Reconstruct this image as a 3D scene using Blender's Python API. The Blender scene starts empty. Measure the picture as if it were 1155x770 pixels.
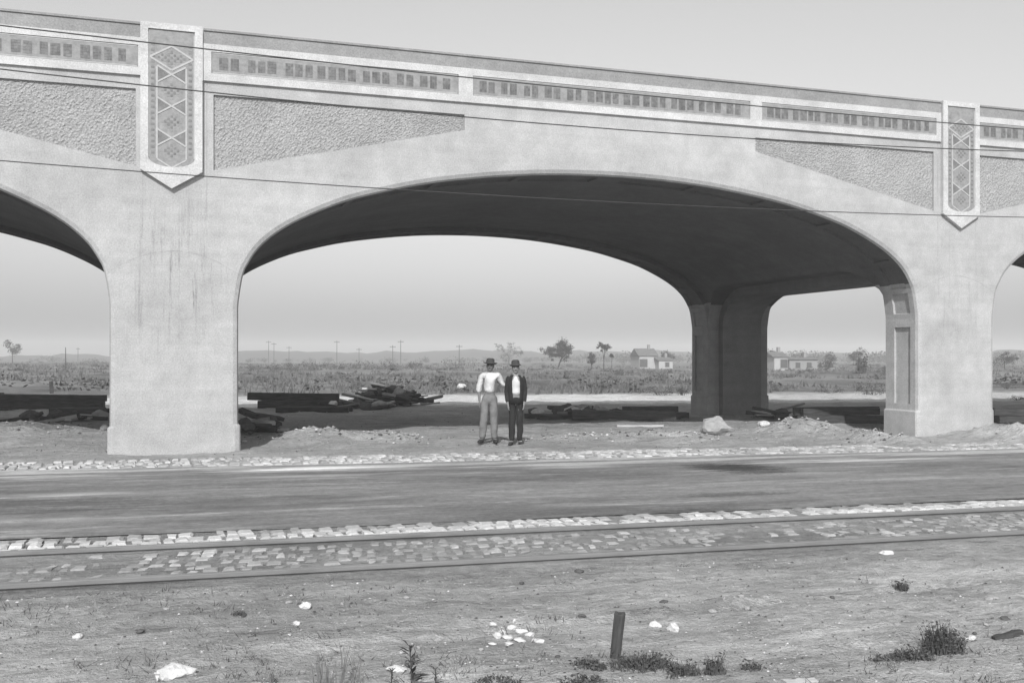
import bpy, bmesh, math, random
from mathutils import Vector, Matrix, noise
random.seed(251)
R = math.radians
scn = bpy.context.scene
col = scn.collection

# ------------------------------------------------------------------ camera geometry of the place
F, CX, HY, HC = 1140.0, 577.5, 404.0, 1.75
A = math.atan(1/3); D = 20.7*math.cos(A)
SA, CA = math.sin(A), math.cos(A)
SLOPE = -0.006
def ray(px, py):
    u = (px-CX)/F; v = (HY-py)/F
    return (u*CA+SA, -u*SA+CA, v)
def on_plane(px, py, y):                      # point of the vertical plane y=const seen at a pixel
    a, b, v = ray(px, py); t = (D+y)/b
    return Vector((a*t, y, HC+v*t))
def at(px, py):                               # point of the ground seen at a pixel
    a, b, v = ray(px, py); t = HC/(-v-SLOPE*a)
    return Vector((a*t, b*t-D, 0))
def depth(p): return p.x*SA+(p.y+D)*CA
def pix(p): return depth(p)/F                 # metres per pixel at p
RIGHT = Vector((CA, -SA, 0)); FWD = Vector((SA, CA, 0))

# ------------------------------------------------------------------ mesh helpers
class MB:
    def __init__(s): s.v=[]; s.f=[]; s.m=[]
    def add(s, vs, fs, mi=0):
        o=len(s.v); s.v += [tuple(v) for v in vs]
        for f in fs: s.f.append(tuple(i+o for i in f)); s.m.append(mi)
    def box(s, x0,x1,y0,y1,z0,z1, mi=0, M=None):
        vs=[Vector(p) for p in ((x0,y0,z0),(x1,y0,z0),(x1,y1,z0),(x0,y1,z0),(x0,y0,z1),(x1,y0,z1),(x1,y1,z1),(x0,y1,z1))]
        if M: vs=[M@v for v in vs]
        s.add(vs, [(0,3,2,1),(4,5,6,7),(0,1,5,4),(1,2,6,5),(2,3,7,6),(3,0,4,7)], mi)
    def prism(s, pts, y0, y1, mi=0):          # pts: (x,z) counter-clockwise seen from -y
        n=len(pts); vs=[(x,y0,z) for x,z in pts]+[(x,y1,z) for x,z in pts]
        fs=[tuple(range(n)), tuple(range(2*n-1,n-1,-1))]
        fs += [(i,i+n,(i+1)%n+n,(i+1)%n) for i in range(n)]
        s.add(vs, fs, mi)
    def tube(s, pts, r0, r1=None, seg=6, mi=0, caps=True):
        pts=[Vector(p) for p in pts]; n=len(pts); r1=r0 if r1 is None else r1
        o=len(s.v); prev=None
        for i,p in enumerate(pts):
            d=(pts[min(i+1,n-1)]-pts[max(i-1,0)]).normalized()
            a=d.orthogonal().normalized() if prev is None else (prev-d*prev.dot(d)).normalized()
            prev=a; b=d.cross(a); r=r0+(r1-r0)*i/(n-1)
            for k in range(seg):
                t=2*math.pi*k/seg; s.v.append(tuple(p+(a*math.cos(t)+b*math.sin(t))*r))
        for i in range(n-1):
            for k in range(seg):
                k2=(k+1)%seg
                s.f.append((o+i*seg+k,o+i*seg+k2,o+(i+1)*seg+k2,o+(i+1)*seg+k)); s.m.append(mi)
        if caps:
            s.f.append(tuple(o+k for k in range(seg-1,-1,-1))); s.m.append(mi)
            s.f.append(tuple(o+(n-1)*seg+k for k in range(seg))); s.m.append(mi)
    def build(s, name, mats, parent=None, smooth=False, loc=None, recalc=False):
        me=bpy.data.meshes.new(name); me.from_pydata(s.v, [], s.f); me.update()
        for m in (mats if isinstance(mats,(list,tuple)) else [mats]): me.materials.append(m)
        me.polygons.foreach_set('material_index', s.m)
        if recalc:
            bm=bmesh.new(); bm.from_mesh(me); bmesh.ops.recalc_face_normals(bm, faces=bm.faces); bm.to_mesh(me); bm.free()
        if smooth: me.polygons.foreach_set('use_smooth', [True]*len(me.polygons))
        o=bpy.data.objects.new(name, me); col.objects.link(o)
        if parent: o.parent=parent
        if loc is not None: o.location=loc
        return o

def tag(o, label=None, cat=None, group=None, kind=None):
    if label: o['label']=label
    if cat: o['category']=cat
    if group: o['group']=group
    if kind: o['kind']=kind
    return o
def empty(name, loc, rz=0):
    o=bpy.data.objects.new(name, None); o.location=loc; o.rotation_euler=(0,0,rz); o.empty_display_size=.2
    col.objects.link(o); return o
def copy_part(o, parent, loc=None, rz=None):
    c=o.copy(); col.objects.link(c); c.parent=parent
    if loc is not None: c.location=loc
    if rz is not None: c.rotation_euler=(0,0,rz)
    for ch in [k for k in bpy.data.objects if k.parent is o]:
        g=ch.copy(); col.objects.link(g); g.parent=c
    return c
def cut(o, cutters):                          # subtract closed MB meshes from an object's mesh
    tmp=[]
    for mb in cutters:
        c=mb.build('cutter', list(o.data.materials), recalc=True); tmp.append(c)
        m=o.modifiers.new('b','BOOLEAN'); m.operation='DIFFERENCE'; m.solver='EXACT'; m.object=c
    dg=bpy.context.evaluated_depsgraph_get(); dg.update()
    me=bpy.data.meshes.new_from_object(o.evaluated_get(dg)); o.modifiers.clear()
    old=o.data; me.name=old.name+'_cut'; o.data=me; bpy.data.meshes.remove(old)
    for c in tmp:
        d=c.data; bpy.data.objects.remove(c); bpy.data.meshes.remove(d)

# ------------------------------------------------------------------ materials (a grey world: the plate is black and white)
def new_mat(name, rough=.9, spec=.25):
    m=bpy.data.materials.new(name); m.use_nodes=True; nt=m.node_tree
    b=nt.nodes['Principled BSDF']; b.inputs['Roughness'].default_value=rough
    b.inputs['Specular IOR Level'].default_value=spec
    return m, nt, b
def nd(nt, t, **kw):
    n=nt.nodes.new(t)
    for k,v in kw.items(): setattr(n,k,v)
    return n
def val(nt, op, a, b=None, clamp=False):
    n=nd(nt,'ShaderNodeMath',operation=op,use_clamp=clamp)
    for i,x in enumerate((a,b)):
        if x is None: continue
        if isinstance(x,(int,float)): n.inputs[i].default_value=x
        else: nt.links.new(x,n.inputs[i])
    return n.outputs[0]
def rng(nt, x, a,b,c,d):
    n=nd(nt,'ShaderNodeMapRange'); nt.links.new(x,n.inputs[0])
    for i,v in enumerate((a,b,c,d)): n.inputs[i+1].default_value=v
    return n.outputs[0]
def noi(nt, vec, scale, detail=4, rough=.6, stretch=None, rot=0):
    if stretch or rot:
        mp=nd(nt,'ShaderNodeMapping'); nt.links.new(vec,mp.inputs[0])
        if stretch: mp.inputs['Scale'].default_value=stretch
        mp.inputs['Rotation'].default_value=(0,0,rot); vec=mp.outputs[0]
    n=nd(nt,'ShaderNodeTexNoise'); nt.links.new(vec,n.inputs['Vector'])
    n.inputs['Scale'].default_value=scale; n.inputs['Detail'].default_value=detail; n.inputs['Roughness'].default_value=rough
    return n.outputs['Fac']
def pos(nt): return nd(nt,'ShaderNodeNewGeometry').outputs['Position']
def grey(nt, b, v):
    c=nd(nt,'ShaderNodeCombineColor')
    for i in range(3): nt.links.new(v,c.inputs[i])
    nt.links.new(c.outputs[0], b.inputs['Base Color'])
def bump(nt, b, h, dist, strength=1):
    n=nd(nt,'ShaderNodeBump'); n.inputs['Distance'].default_value=dist; n.inputs['Strength'].default_value=strength
    nt.links.new(h,n.inputs['Height']); nt.links.new(n.outputs[0], b.inputs['Normal'])

def simple(name, base, var=.25, scale=6, rough=.9, bd=.004, stretch=None, spec=.25):
    m,nt,b=new_mat(name,rough,spec); p=nd(nt,'ShaderNodeTexCoord').outputs['Object']
    n1=noi(nt,p,scale,5,.65,stretch)
    grey(nt,b,rng(nt,n1,.25,.75,base*(1-var),base*(1+var)))
    if bd: bump(nt,b,noi(nt,p,scale*4,4,.6,stretch),bd)
    return m

PIERL=17.8
def concrete(name, base, rust=True, underside_shade=False):
    m,nt,b=new_mat(name,.92,.2); p=pos(nt)
    big=noi(nt,p,.55,4,.6); mid=noi(nt,p,3.0,6,.7); fine=noi(nt,p,38,3,.6)
    v=val(nt,'MULTIPLY',rng(nt,big,.3,.7,base*.83,base*1.10),rng(nt,mid,.25,.75,.84,1.14))
    v=val(nt,'MULTIPLY',v,rng(nt,fine,.25,.75,.78,1.20))
    # faint board marks of the formwork
    board=noi(nt,p,1.0,2,.5,(.25,.25,7.0))
    v=val(nt,'MULTIPLY',v,rng(nt,board,.35,.65,.965,1.03))
    sx=nd(nt,'ShaderNodeSeparateXYZ'); nt.links.new(p,sx.inputs[0])
    if rust:   # drip stains running down the pier heads
        ds=noi(nt,p,1.0,5,.72,(9.0,9.0,.6))
        dd=rng(nt,ds,.515,.66,0,1)
        w=val(nt,'PINGPONG',sx.outputs[0],PIERL/2)
        near=rng(nt,w,.35,1.05,1,0)
        zz=val(nt,'MULTIPLY',rng(nt,sx.outputs[2],1.6,2.6,0,1),rng(nt,sx.outputs[2],3.7,5.0,1,0))
        k=val(nt,'MULTIPLY',val(nt,'MULTIPLY',val(nt,'MULTIPLY',dd,near),zz),rng(nt,sx.outputs[0],3,12,1,.45))
        spots=rng(nt,noi(nt,p,7,4,.65,(1.2,1.2,.45)),.54,.66,0,1)
        k=val(nt,'ADD',val(nt,'MULTIPLY',k,.34),val(nt,'MULTIPLY',val(nt,'MULTIPLY',k,spots),.6))
        v=val(nt,'MULTIPLY',v,val(nt,'SUBTRACT',1.0,k))
        # construction joints: two upright ones under each pilaster and the curved one round the pier head
        wob=val(nt,'MULTIPLY',noi(nt,p,3.0,3,.6),.03)
        j1=val(nt,'ABSOLUTE',val(nt,'SUBTRACT',val(nt,'ADD',w,wob),.575)); front=rng(nt,sx.outputs[1],.02,.06,1,0)
        m1=val(nt,'MULTIPLY',rng(nt,j1,.006,.016,1,0),val(nt,'MULTIPLY',rng(nt,sx.outputs[2],3.6,4.2,0,1),front))
        cz=val(nt,'SUBTRACT',3.74,val(nt,'MULTIPLY',val(nt,'MULTIPLY',w,w),.32))
        j2=val(nt,'ABSOLUTE',val(nt,'SUBTRACT',val(nt,'ADD',sx.outputs[2],wob),cz))
        m2=val(nt,'MULTIPLY',rng(nt,j2,.006,.018,1,0),val(nt,'MULTIPLY',rng(nt,w,1.0,1.4,1,0),front))
        br=rng(nt,noi(nt,p,2.2,3,.6),.40,.60,.03,.2)
        v=val(nt,'MULTIPLY',v,val(nt,'SUBTRACT',1.0,val(nt,'MULTIPLY',val(nt,'MAXIMUM',m1,m2),br)))
    grey(nt,b,v)
    h=val(nt,'ADD',val(nt,'MULTIPLY',mid,1.0),val(nt,'MULTIPLY',fine,.35))
    bump(nt,b,h,.012,.7)
    return m
M={}
M['concrete']=concrete('concrete',.43)
M['rear']=concrete('rear_shade_concrete',.30,False)  # same concrete, darker: shade on the far side put into its colour
M['rib_shade']=concrete('rib_shade_concrete',.19,False)  # cross-rib concrete darkened in colour to stand for shade under the vault
M['soffit']=concrete('barrel_shade_concrete',.12,False)  # shade of the arch underside painted as a much darker concrete tone
M['trim']=concrete('smooth_concrete',.54,False)
M['coping']=concrete('darker_coping',.29,False)  # a darker grey than the parapet below
def roughcast():
    m,nt,b=new_mat('roughcast',.95,.15); p=pos(nt)
    vo=nd(nt,'ShaderNodeTexVoronoi'); nt.links.new(p,vo.inputs['Vector']); vo.inputs['Scale'].default_value=27; vo.inputs['Randomness'].default_value=1
    n=noi(nt,p,19,6,.78); big=noi(nt,p,1.1,4,.65)
    v=val(nt,'MULTIPLY',val(nt,'MULTIPLY',rng(nt,n,.3,.7,.34,.50),rng(nt,big,.3,.7,.86,1.10)),rng(nt,vo.outputs['Distance'],0,.7,1.12,.78))
    grey(nt,b,v)
    bump(nt,b,val(nt,'SUBTRACT',n,val(nt,'MULTIPLY',vo.outputs['Distance'],.8)),.03,.8)
    return m
M['roughcast']=roughcast()
M['tile']=simple('grey_tile',.27,.28,9,.6,.003)
M['tile_dark']=simple('dark_tile',.155,.45,7,.55,.002)
M['tile_mid']=simple('mid_tile',.185,.35,7,.55,.002)
M['tile_light']=simple('pale_tile',.42,.12,9,.6,.002)
M['timber']=simple('weathered_timber',.06,.6,3,.9,.006,(1,8,8))
M['timber_grey']=simple('grey_timber',.20,.4,3,.9,.006,(1,8,8))
M['timber_pale']=simple('pale_board',.46,.2,3,.9,.004,(1,8,8))
M['stone_pale']=simple('pale_stone',.58,.3,9,.95,.012)
M['stone_grey']=simple('grey_stone',.33,.3,5,.95,.015)
M['stone_dark']=simple('dark_clod',.10,.4,5,.95,.015)
M['rail']=simple('rail_steel',.20,.25,2,.42,.001,(1,6,6),.5)
M['wire']=simple('copper_wire',.05,.2,4,.55,0,None,.4)
M['leaf']=simple('leaf',.085,.5,3,.8,0)
M['leaf_dry']=simple('dry_stalk',.15,.4,3,.9,0)
M['leaf_far']=simple('far_leaf',.075,.4,.7,.9,0)
M['bark']=simple('bark',.07,.3,6,.95,.01)
M['grass']=simple('field_grass',.14,.4,.25,.95,0)
M['scrub']=simple('scrub_leaf',.09,.45,.4,.95,0)
M['plaster']=simple('whitewashed_wall',.40,.1,1.2,.9,.01)
M['plaster_grey']=simple('grey_wall',.27,.12,1.2,.9,.01)
M['roof']=simple('shingle_roof',.16,.3,2,.9,.02)
M['glass']=simple('dark_window',.10,.2,2,.15,0,None,.5)
M['skin']=simple('skin',.23,.08,20,.6,.0005)
M['skin_dark']=simple('tanned_skin',.17,.1,20,.6,.0005)
M['hair']=simple('dark_hair',.03,.3,40,.7,.001)
M['shirt']=simple('white_cotton',.60,.16,9,.9,.02)
M['trouser_grey']=simple('grey_wool',.185,.3,7,.95,.02)
M['cloth_black']=simple('black_wool',.025,.3,9,.9,.005)
M['hat']=simple('felt_hat',.05,.3,20,.9,.001)
M['shoe']=simple('dark_leather',.035,.3,20,.6,.001)
M['hill']=simple('far_land',.07,.35,.02,.95,0)

def ground_mat():
    m,nt,b=new_mat('earth',.97,.1); p=pos(nt)
    at_=nd(nt,'ShaderNodeAttribute',attribute_name='albedo')
    base=nd(nt,'ShaderNodeSeparateColor'); nt.links.new(at_.outputs['Color'],base.inputs[0])
    n1=noi(nt,p,1.3,6,.7); n2=noi(nt,p,9,6,.75); n3=noi(nt,p,60,3,.7)
    st=noi(nt,p,1.0,6,.7,(1.1,4.6,1),R(2))
    v=val(nt,'MULTIPLY',base.outputs[0],rng(nt,n1,.25,.75,.80,1.20))
    v=val(nt,'MULTIPLY',v,rng(nt,n2,.25,.75,.68,1.30))
    v=val(nt,'MULTIPLY',v,rng(nt,n3,.2,.8,.80,1.20))
    v=val(nt,'MULTIPLY',v,rng(nt,st,.3,.7,.80,1.17))
    dk=noi(nt,p,1.0,7,.72,(1.3,6.5,1),R(-3)); lt=noi(nt,p,.8,6,.7,(1.0,3.5,1),R(5))
    v=val(nt,'MULTIPLY',v,rng(nt,dk,.56,.68,1.0,.55)); v=val(nt,'MULTIPLY',v,rng(nt,lt,.58,.70,1.0,1.35))
    v=val(nt,'MULTIPLY',v,1.62)
    grey(nt,b,v)
    h=val(nt,'ADD',val(nt,'MULTIPLY',n2,1.0),val(nt,'MULTIPLY',n3,.3)); h=val(nt,'ADD',h,val(nt,'MULTIPLY',st,1.1))
    bump(nt,b,h,.10,1.0)
    return m
M['earth']=ground_mat()
def road_mat():
    m,nt,b=new_mat('oiled_macadam',.75,.25); p=pos(nt)
    rot=R(2.4)
    s1=noi(nt,p,1.0,5,.65,(.20,2.2,1),rot); s2=noi(nt,p,1.0,6,.7,(.7,8,1),rot); n=noi(nt,p,14,5,.75); big=noi(nt,p,.22,4,.6,(.6,1.6,1),rot)
    sx=nd(nt,'ShaderNodeSeparateXYZ'); nt.links.new(p,sx.inputs[0])
    yy=val(nt,'ADD',sx.outputs[1],val(nt,'MULTIPLY',sx.outputs[0],.045))
    v=rng(nt,s1,.3,.7,.15,.235)
    v=val(nt,'MULTIPLY',v,rng(nt,s2,.3,.7,.78,1.22)); v=val(nt,'MULTIPLY',v,rng(nt,n,.25,.75,.72,1.28)); v=val(nt,'MULTIPLY',v,rng(nt,big,.35,.65,.75,1.30))
    # dust and sand lying along the far edge and in tongues over the surface
    edge=rng(nt,yy,-5.0,-3.0,0,.60)
    dust=rng(nt,val(nt,'ADD',s1,val(nt,'MULTIPLY',edge,.30)),.585,.70,0,1)
    tong=rng(nt,val(nt,'ADD',s2,val(nt,'MULTIPLY',edge,.2)),.60,.72,0,.6)
    dust=val(nt,'MAXIMUM',dust,tong)
    mx=nd(nt,'ShaderNodeMix'); nt.links.new(dust,mx.inputs[0]); nt.links.new(v,mx.inputs[2]); nt.links.new(rng(nt,n,.3,.7,.36,.50),mx.inputs[3])
    v=mx.outputs[0]
    # old oil patches
    PT=((832,524,115,8,.78),(830,553,150,2.2,.45),(800,569,120,2.5,.40),(640,536,300,6,.22),(60,575,260,7,.28),(330,548,240,5,.2),(1080,520,140,6,.12),
        (370,529,220,3.2,-1.0),(340,539,160,2,-.9),(120,527,260,2.5,-.8),(60,541,200,5,-.5),(650,524,130,2.5,-1.0),(520,534,160,1.5,-.6),(80,563,150,2.2,-.5),(1010,513,200,3,-.5),(900,530,150,2,-.4),(640,566,90,1.5,-.4),(40,592,170,3,-.5),(420,563,90,1.2,-.35))
    for (ppx,ppy,pw,ph,kk) in PT:
        c0=at(ppx,ppy); ox,oy=c0.x,c0.y; rx=pw*pix(c0)/2; ry=max(.05,abs(at(ppx,ppy-ph).y-at(ppx,ppy+ph).y)/2)
        dx=val(nt,'DIVIDE',val(nt,'SUBTRACT',sx.outputs[0],ox),rx)
        dy=val(nt,'DIVIDE',val(nt,'SUBTRACT',val(nt,'ADD',sx.outputs[1],val(nt,'MULTIPLY',val(nt,'SUBTRACT',sx.outputs[0],ox),.05)),oy),ry)
        d=val(nt,'ADD',val(nt,'MULTIPLY',dx,dx),val(nt,'MULTIPLY',dy,dy))
        d=val(nt,'ADD',d,rng(nt,s2,.3,.7,-.8,.8)); d=val(nt,'ADD',d,rng(nt,n,.3,.7,-.35,.35))
        v=val(nt,'MULTIPLY',v,rng(nt,d,.1,1.3,1-kk,1))
    grey(nt,b,v); m3=noi(nt,p,3.2,6,.75,(.8,1.6,1)); v=val(nt,'MULTIPLY',v,rng(nt,m3,.3,.7,.76,1.24))
    nt.links.new(v,b.inputs['Base Color']); bump(nt,b,val(nt,'ADD',val(nt,'ADD',n,val(nt,'MULTIPLY',s2,1.0)),val(nt,'MULTIPLY',s1,1.5)),.022,.8)
    return m
M['road']=road_mat()
def sett_mat(name, lo, hi, seed):
    m,nt,b=new_mat(name,.85,.3); p=pos(nt)
    oi=nd(nt,'ShaderNodeAttribute',attribute_name='shade'); s=nd(nt,'ShaderNodeSeparateColor'); nt.links.new(oi.outputs['Color'],s.inputs[0])
    n=noi(nt,p,16,5,.7)
    v=val(nt,'MULTIPLY',rng(nt,s.outputs[0],0,1,lo,hi),rng(nt,n,.25,.75,.72,1.25)); grey(nt,b,v); bump(nt,b,n,.012)
    return m
M['sett']=sett_mat('granite_sett',.27,.60,1)

# ------------------------------------------------------------------ ground
def fbm(x,y,sc,o=4): 
    return noise.fractal(Vector((x*sc,y*sc,3.3)),1.0,2.1,o)
def sm(a,b,x):
    t=max(0,min(1,(x-a)/(b-a))); return t*t*(3-2*t)
def base_z(x): return SLOPE*max(-60,min(60,x))
def y_far(x): return -1.95-.045*x        # far edge of the road (far sett row)
def y_near(x): return -9.42-.036*x       # near sett row
def y_rail2(x): return -9.86-.031*x
def y_rail1(x): return -11.25-.031*x
mounds=[]
def mound(px,py,wpx,dm,h):
    p=at(px,py); mounds.append((p.x,p.y,wpx*pix(p)/2,dm,h))
mound(360,493,95,1.1,.24); mound(440,491,60,.9,.13); mound(25,492,150,2.2,.28); mound(905,481,95,1.2,.34); mound(985,489,70,1.0,.20)
mound(760,486,90,1.0,.12); mound(1150,485,70,1.6,.30); mound(655,488,120,.8,.08); mound(1020,492,60,.7,.12)
RUTS=[]
for (ax,ay,bx,by,dp) in ((20,718,420,690,.03),(150,742,640,690,.035),(520,712,900,668,.03),(640,700,1150,640,.03),(700,760,1150,690,.03),(30,688,330,668,.02)):
    p_,q_=at(ax,ay),at(bx,by); RUTS.append((p_.x,p_.y,q_.x,q_.y,dp))
def height(x,y):
    z=base_z(x)
    inroad=min(sm(y_rail1(x)-.55,y_rail1(x)-.1,y),1-sm(y_far(x)-.9,y_far(x)-.6,y))
    if abs(x)>300: inroad=0
    near=1-sm(60,140,math.hypot(x,y+D))
    h=0
    if near>0:
        h += near*(.035*fbm(x,y,.45)+.034*fbm(x*.7,y*2.2,1.5,4)+.012*fbm(x+7,y,5.0,3))
        if y>y_far(x):
            h += near*.05*sm(y_far(x),y_far(x)+3,y)*fbm(x+31,y,.9,4)
    if y<y_rail1(x)-.4 and x>-8 and x<14:
        for (ax,ay,bx,by,dp) in RUTS:
            t=(x-ax)/(bx-ax)
            if -.05<t<1.05:
                dd=y-(ay+(by-ay)*t)-.06*fbm(x,ay,.6,2); g=math.exp(-(dd/.055)**2)-.55*math.exp(-((abs(dd)-.12)/.06)**2)
                h -= dp*g*sm(-.05,.12,t)*(1-sm(.88,1.05,t))*(.6+.8*fbm(x*2,ay,1.3,3))
    if -40<x<80 and y>y_near(x): h*=.2+.8*sm(y_far(x)+.4,y_far(x)+2.5,y)
    for mx,my,rx,ry,mh in mounds:
        q=((x-mx)/rx)**2+((y-my)/ry)**2
        if q<6: h += mh*math.exp(-q*1.3)*(1+.5*fbm(x,y,2.5,3)+.28*fbm(x,y,8,3))
    h += .35*sm(22,60,y)*fbm(x,y,.05,4)*(1-sm(200,500,y))
    z += h*(1-inroad) - .05*inroad
    return z
def albedo(x,y):
    d=math.hypot(x,y+D)
    n=fbm(x,y,.35,4); n2=fbm(x*.6,y*1.8,1.1,4)
    if y<y_rail1(x)-.2: v=.30+.05*n+.07*n2+.05*fbm(x*.4,y*2.4,1.2,4)+.09*sm(5.5,8,x+1.5*n)*sm(-11.9,-13,y)
    elif y<y_near(x)+.6: v=.26+.05*n2
    elif y<5: v=.29+.05*n+.06*n2
    else:
        v=.24+.05*n+.06*n2
    if y<5:
        for mx,my,rx,ry,mh in mounds:
            q=((x-mx)/rx)**2+((y-my)/ry)**2
            v += .08*math.exp(-q)
    # bare sandy haul road beyond the viaduct, then rough field
    path=sm(17,19,y)*(1-sm(26,30,y+2*n))
    v=v+(.48+.05*n2-v)*path*(1-.4*sm(20,26,x+3*n))
    fld=sm(28,34,y+2*n)
    f=.125+.05*fbm(x*.4,y*.3,.13,4)+.035*fbm(x*.08,y*.5,.35,4)+.05*fbm(x,y*.4,.5,3)
    f+=.05*sm(-6,-14,x)*(1-sm(40,110,y))
    v=v+(f-v)*fld
    far=sm(150,400,d); v=v+(.10+.03*fbm(x,y,.01,3)-v)*far
    return max(.05,v)
def build_ground():
    angs=[]; a=-180.0; view=math.degrees(A)
    while a<180:
        angs.append(a); a += .26 if abs(a)<33 else (1.2 if abs(a)<50 else 4.5)
    rad=[2.0]
    while rad[-1]<1400: rad.append(rad[-1]*(1.0125 if rad[-1]<90 else 1.03))
    vs=[(0,-D,base_z(0))]; al=[.3]
    na=len(angs)
    for r in rad:
        for g in angs:
            t=A+R(g); x=math.sin(t)*r; y=-D+math.cos(t)*r
            vs.append((x,y,height(x,y))); al.append(albedo(x,y))
    fs=[]
    for k in range(na): fs.append((0,1+(k+1)%na,1+k))
    for i in range(len(rad)-1):
        o=1+i*na
        for k in range(na):
            k2=(k+1)%na; fs.append((o+k,o+k2,o+na+k2,o+na+k))
    me=bpy.data.meshes.new('ground'); me.from_pydata(vs,[],fs); me.update()
    c=me.color_attributes.new('albedo','FLOAT_COLOR','POINT')
    buf=[]
    for v in al: buf += [v,v,v,1]
    c.data.foreach_set('color',buf)
    me.materials.append(M['earth']); me.polygons.foreach_set('use_smooth',[True]*len(me.polygons))
    o=bpy.data.objects.new('ground',me); col.objects.link(o); tag(o,kind='structure'); return o
build_ground()
def gz(p): return Vector((p.x,p.y,height(p.x,p.y)))
def AT(px,py): return gz(at(px,py))

# macadam road sheet
mb=MB(); NX=260; NY=30
for i in range(NX+1):
    x=-90+180*i/NX
    for j in range(NY+1):
        t=j/NY; y=(y_near(x)+.42)*(1-t)+(y_far(x)-.62)*t
        mb.v.append((x,y,base_z(x)+.010+.045*math.sin(math.pi*t)+.008*fbm(x*.3,y*2,1,3)))
for i in range(NX):
    for j in range(NY):
        a=i*(NY+1)+j; mb.f.append((a,a+NY+1,a+NY+2,a+1)); mb.m.append(0)
tag(mb.build('road',M['road'],smooth=True),kind='structure')

# sett paving (rows of granite blocks)
def setts(name, rows, x0, x1, wl, ww, lift, keep, shade, jit=1.0, skew=0):
    mb=MB(); sh=[]
    for yf in rows:
        x=x0
        while x<x1:
            w=wl*random.uniform(.75,1.25); d=ww*random.uniform(.85,1.1)
            kk=keep(x) if callable(keep) else keep
            if random.random()<kk:
                y=yf(x)+random.uniform(-.02,.02)*jit; z=base_z(x)+lift+random.uniform(-.008,.008)
                b=min(.016,w*.12); vs=[]
                for (zz,ins) in ((-.10,0),(-.018,0),(.0,b)):
                    for (sx_,sy_) in ((-1,-1),(1,-1),(1,1),(-1,1)):
                        px_=x+sx_*(w/2-ins-.016)+skew*sy_*d/2+random.uniform(-.01,.01)*jit; py_=y+sy_*(d/2-ins-.012)+random.uniform(-.008,.008)*jit
                        vs.append((px_,py_,z+zz+random.uniform(-.004,.004)))
                fs=[(8,9,10,11)]
                for r in (0,4):
                    for k in range(4): fs.append((r+k,r+(k+1)%4,r+4+(k+1)%4,r+4+k))
                mb.add(vs,fs); s=shade(x); sh += [s]*12
            x += w
    o=mb.build(name,M['sett']); c=o.data.color_attributes.new('shade','FLOAT_COLOR','POINT'); buf=[]
    for s in sh: buf += [s,s,s,1]
    c.data.foreach_set('color',buf); return tag(o,kind='structure')
def soft(x): return random.uniform(.15,.75)+.3*fbm(x,2.2,.8,2)
setts('sett_edging',[lambda x: y_near(x)-.02, lambda x: y_near(x)-.27],-30,45,.145,.235,.024,.96,lambda x: min(1,max(.2,random.uniform(.5,1.05)+.3*fbm(x,5,.7,2))),1.5)
setts('sett_edging',[lambda x: y_near(x)+.23],-30,45,.15,.23,.020,lambda x: .85+.4*fbm(x,8,.4,2),lambda x: random.uniform(.1,.8)+.3*fbm(x,11,.5,2),1.5)
setts('sett_edging',[(lambda k: (lambda x: y_far(x)-.55+.275*k))(k) for k in range(5)],-30,70,.16,.255,.026,.95,lambda x: min(1,max(-.2,random.uniform(-.1,.75)+.4*fbm(x,7,.35,2))))
def patchy(x): return max(.15,.78+.9*fbm(x,random.uniform(0,3),.55,3))
setts('track_paving',[(lambda k: (lambda x: y_rail1(x)+.16+.165*k))(k) for k in range(7)],-30,45,.135,.16,.007,patchy,lambda x: random.uniform(-.55,.55)+.45*fbm(x,3,.6,3),1.6,.12)
# dirt bed between and around the rails is the ground sheet raised: a thin trackbed sheet
mb=MB()
for i in range(NX+1):
    x=-90+180*i/NX
    for j in range(13):
        t=j/12; y=(y_rail1(x)-.55)*(1-t)+(y_near(x)+.5)*t
        zz=-.055 if j==0 else .006*fbm(x*2,y*3,1.2,3)-.002
        mb.v.append((x,y,base_z(x)+zz))
for i in range(NX):
    for j in range(12):
        a=i*13+j; mb.f.append((a,a+13,a+14,a+1)); mb.m.append(0)
tb=mb.build('trackbed',M['earth'],smooth=True); c=tb.data.color_attributes.new('albedo','FLOAT_COLOR','POINT')
buf=[]
for v in tb.data.vertices:
    s=.23+.08*fbm(v.co.x*.6,v.co.y*2,.9,4); buf += [s,s,s,1]
c.data.foreach_set('color',buf); tag(tb,kind='structure')

def rail(yf, label):
    mb=MB(); prof=[(-.055,-.06),(.055,-.06),(.055,-.045),(.014,-.03),(.014,.005),(.036,.012),(.036,.04),(.028,.046),(-.028,.046),(-.036,.04),(-.036,.012),(-.014,.005),(-.014,-.03),(-.055,-.045)]
    xs=[-60+1.5*i for i in range(100)]; n=len(prof)
    for x in xs:
        w=.006*fbm(x,0,.3,2)
        for (u,z) in prof: mb.v.append((x,yf(x)+u+w,base_z(x)+z+.004))
    for i in range(len(xs)-1):
        for k in range(n):
            k2=(k+1)%n; mb.f.append((i*n+k,i*n+k2,(i+1)*n+k2,(i+1)*n+k)); mb.m.append(0)
    o=mb.build('tram_rail',M['rail'],recalc=True); o['label']=label; o['category']='rail'; o['group']='rails of the street track'
rail(y_rail1,'steel track rail nearest the camera at the edge of the bare dirt')
rail(y_rail2,'steel track rail set against the row of pale granite setts')

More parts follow.
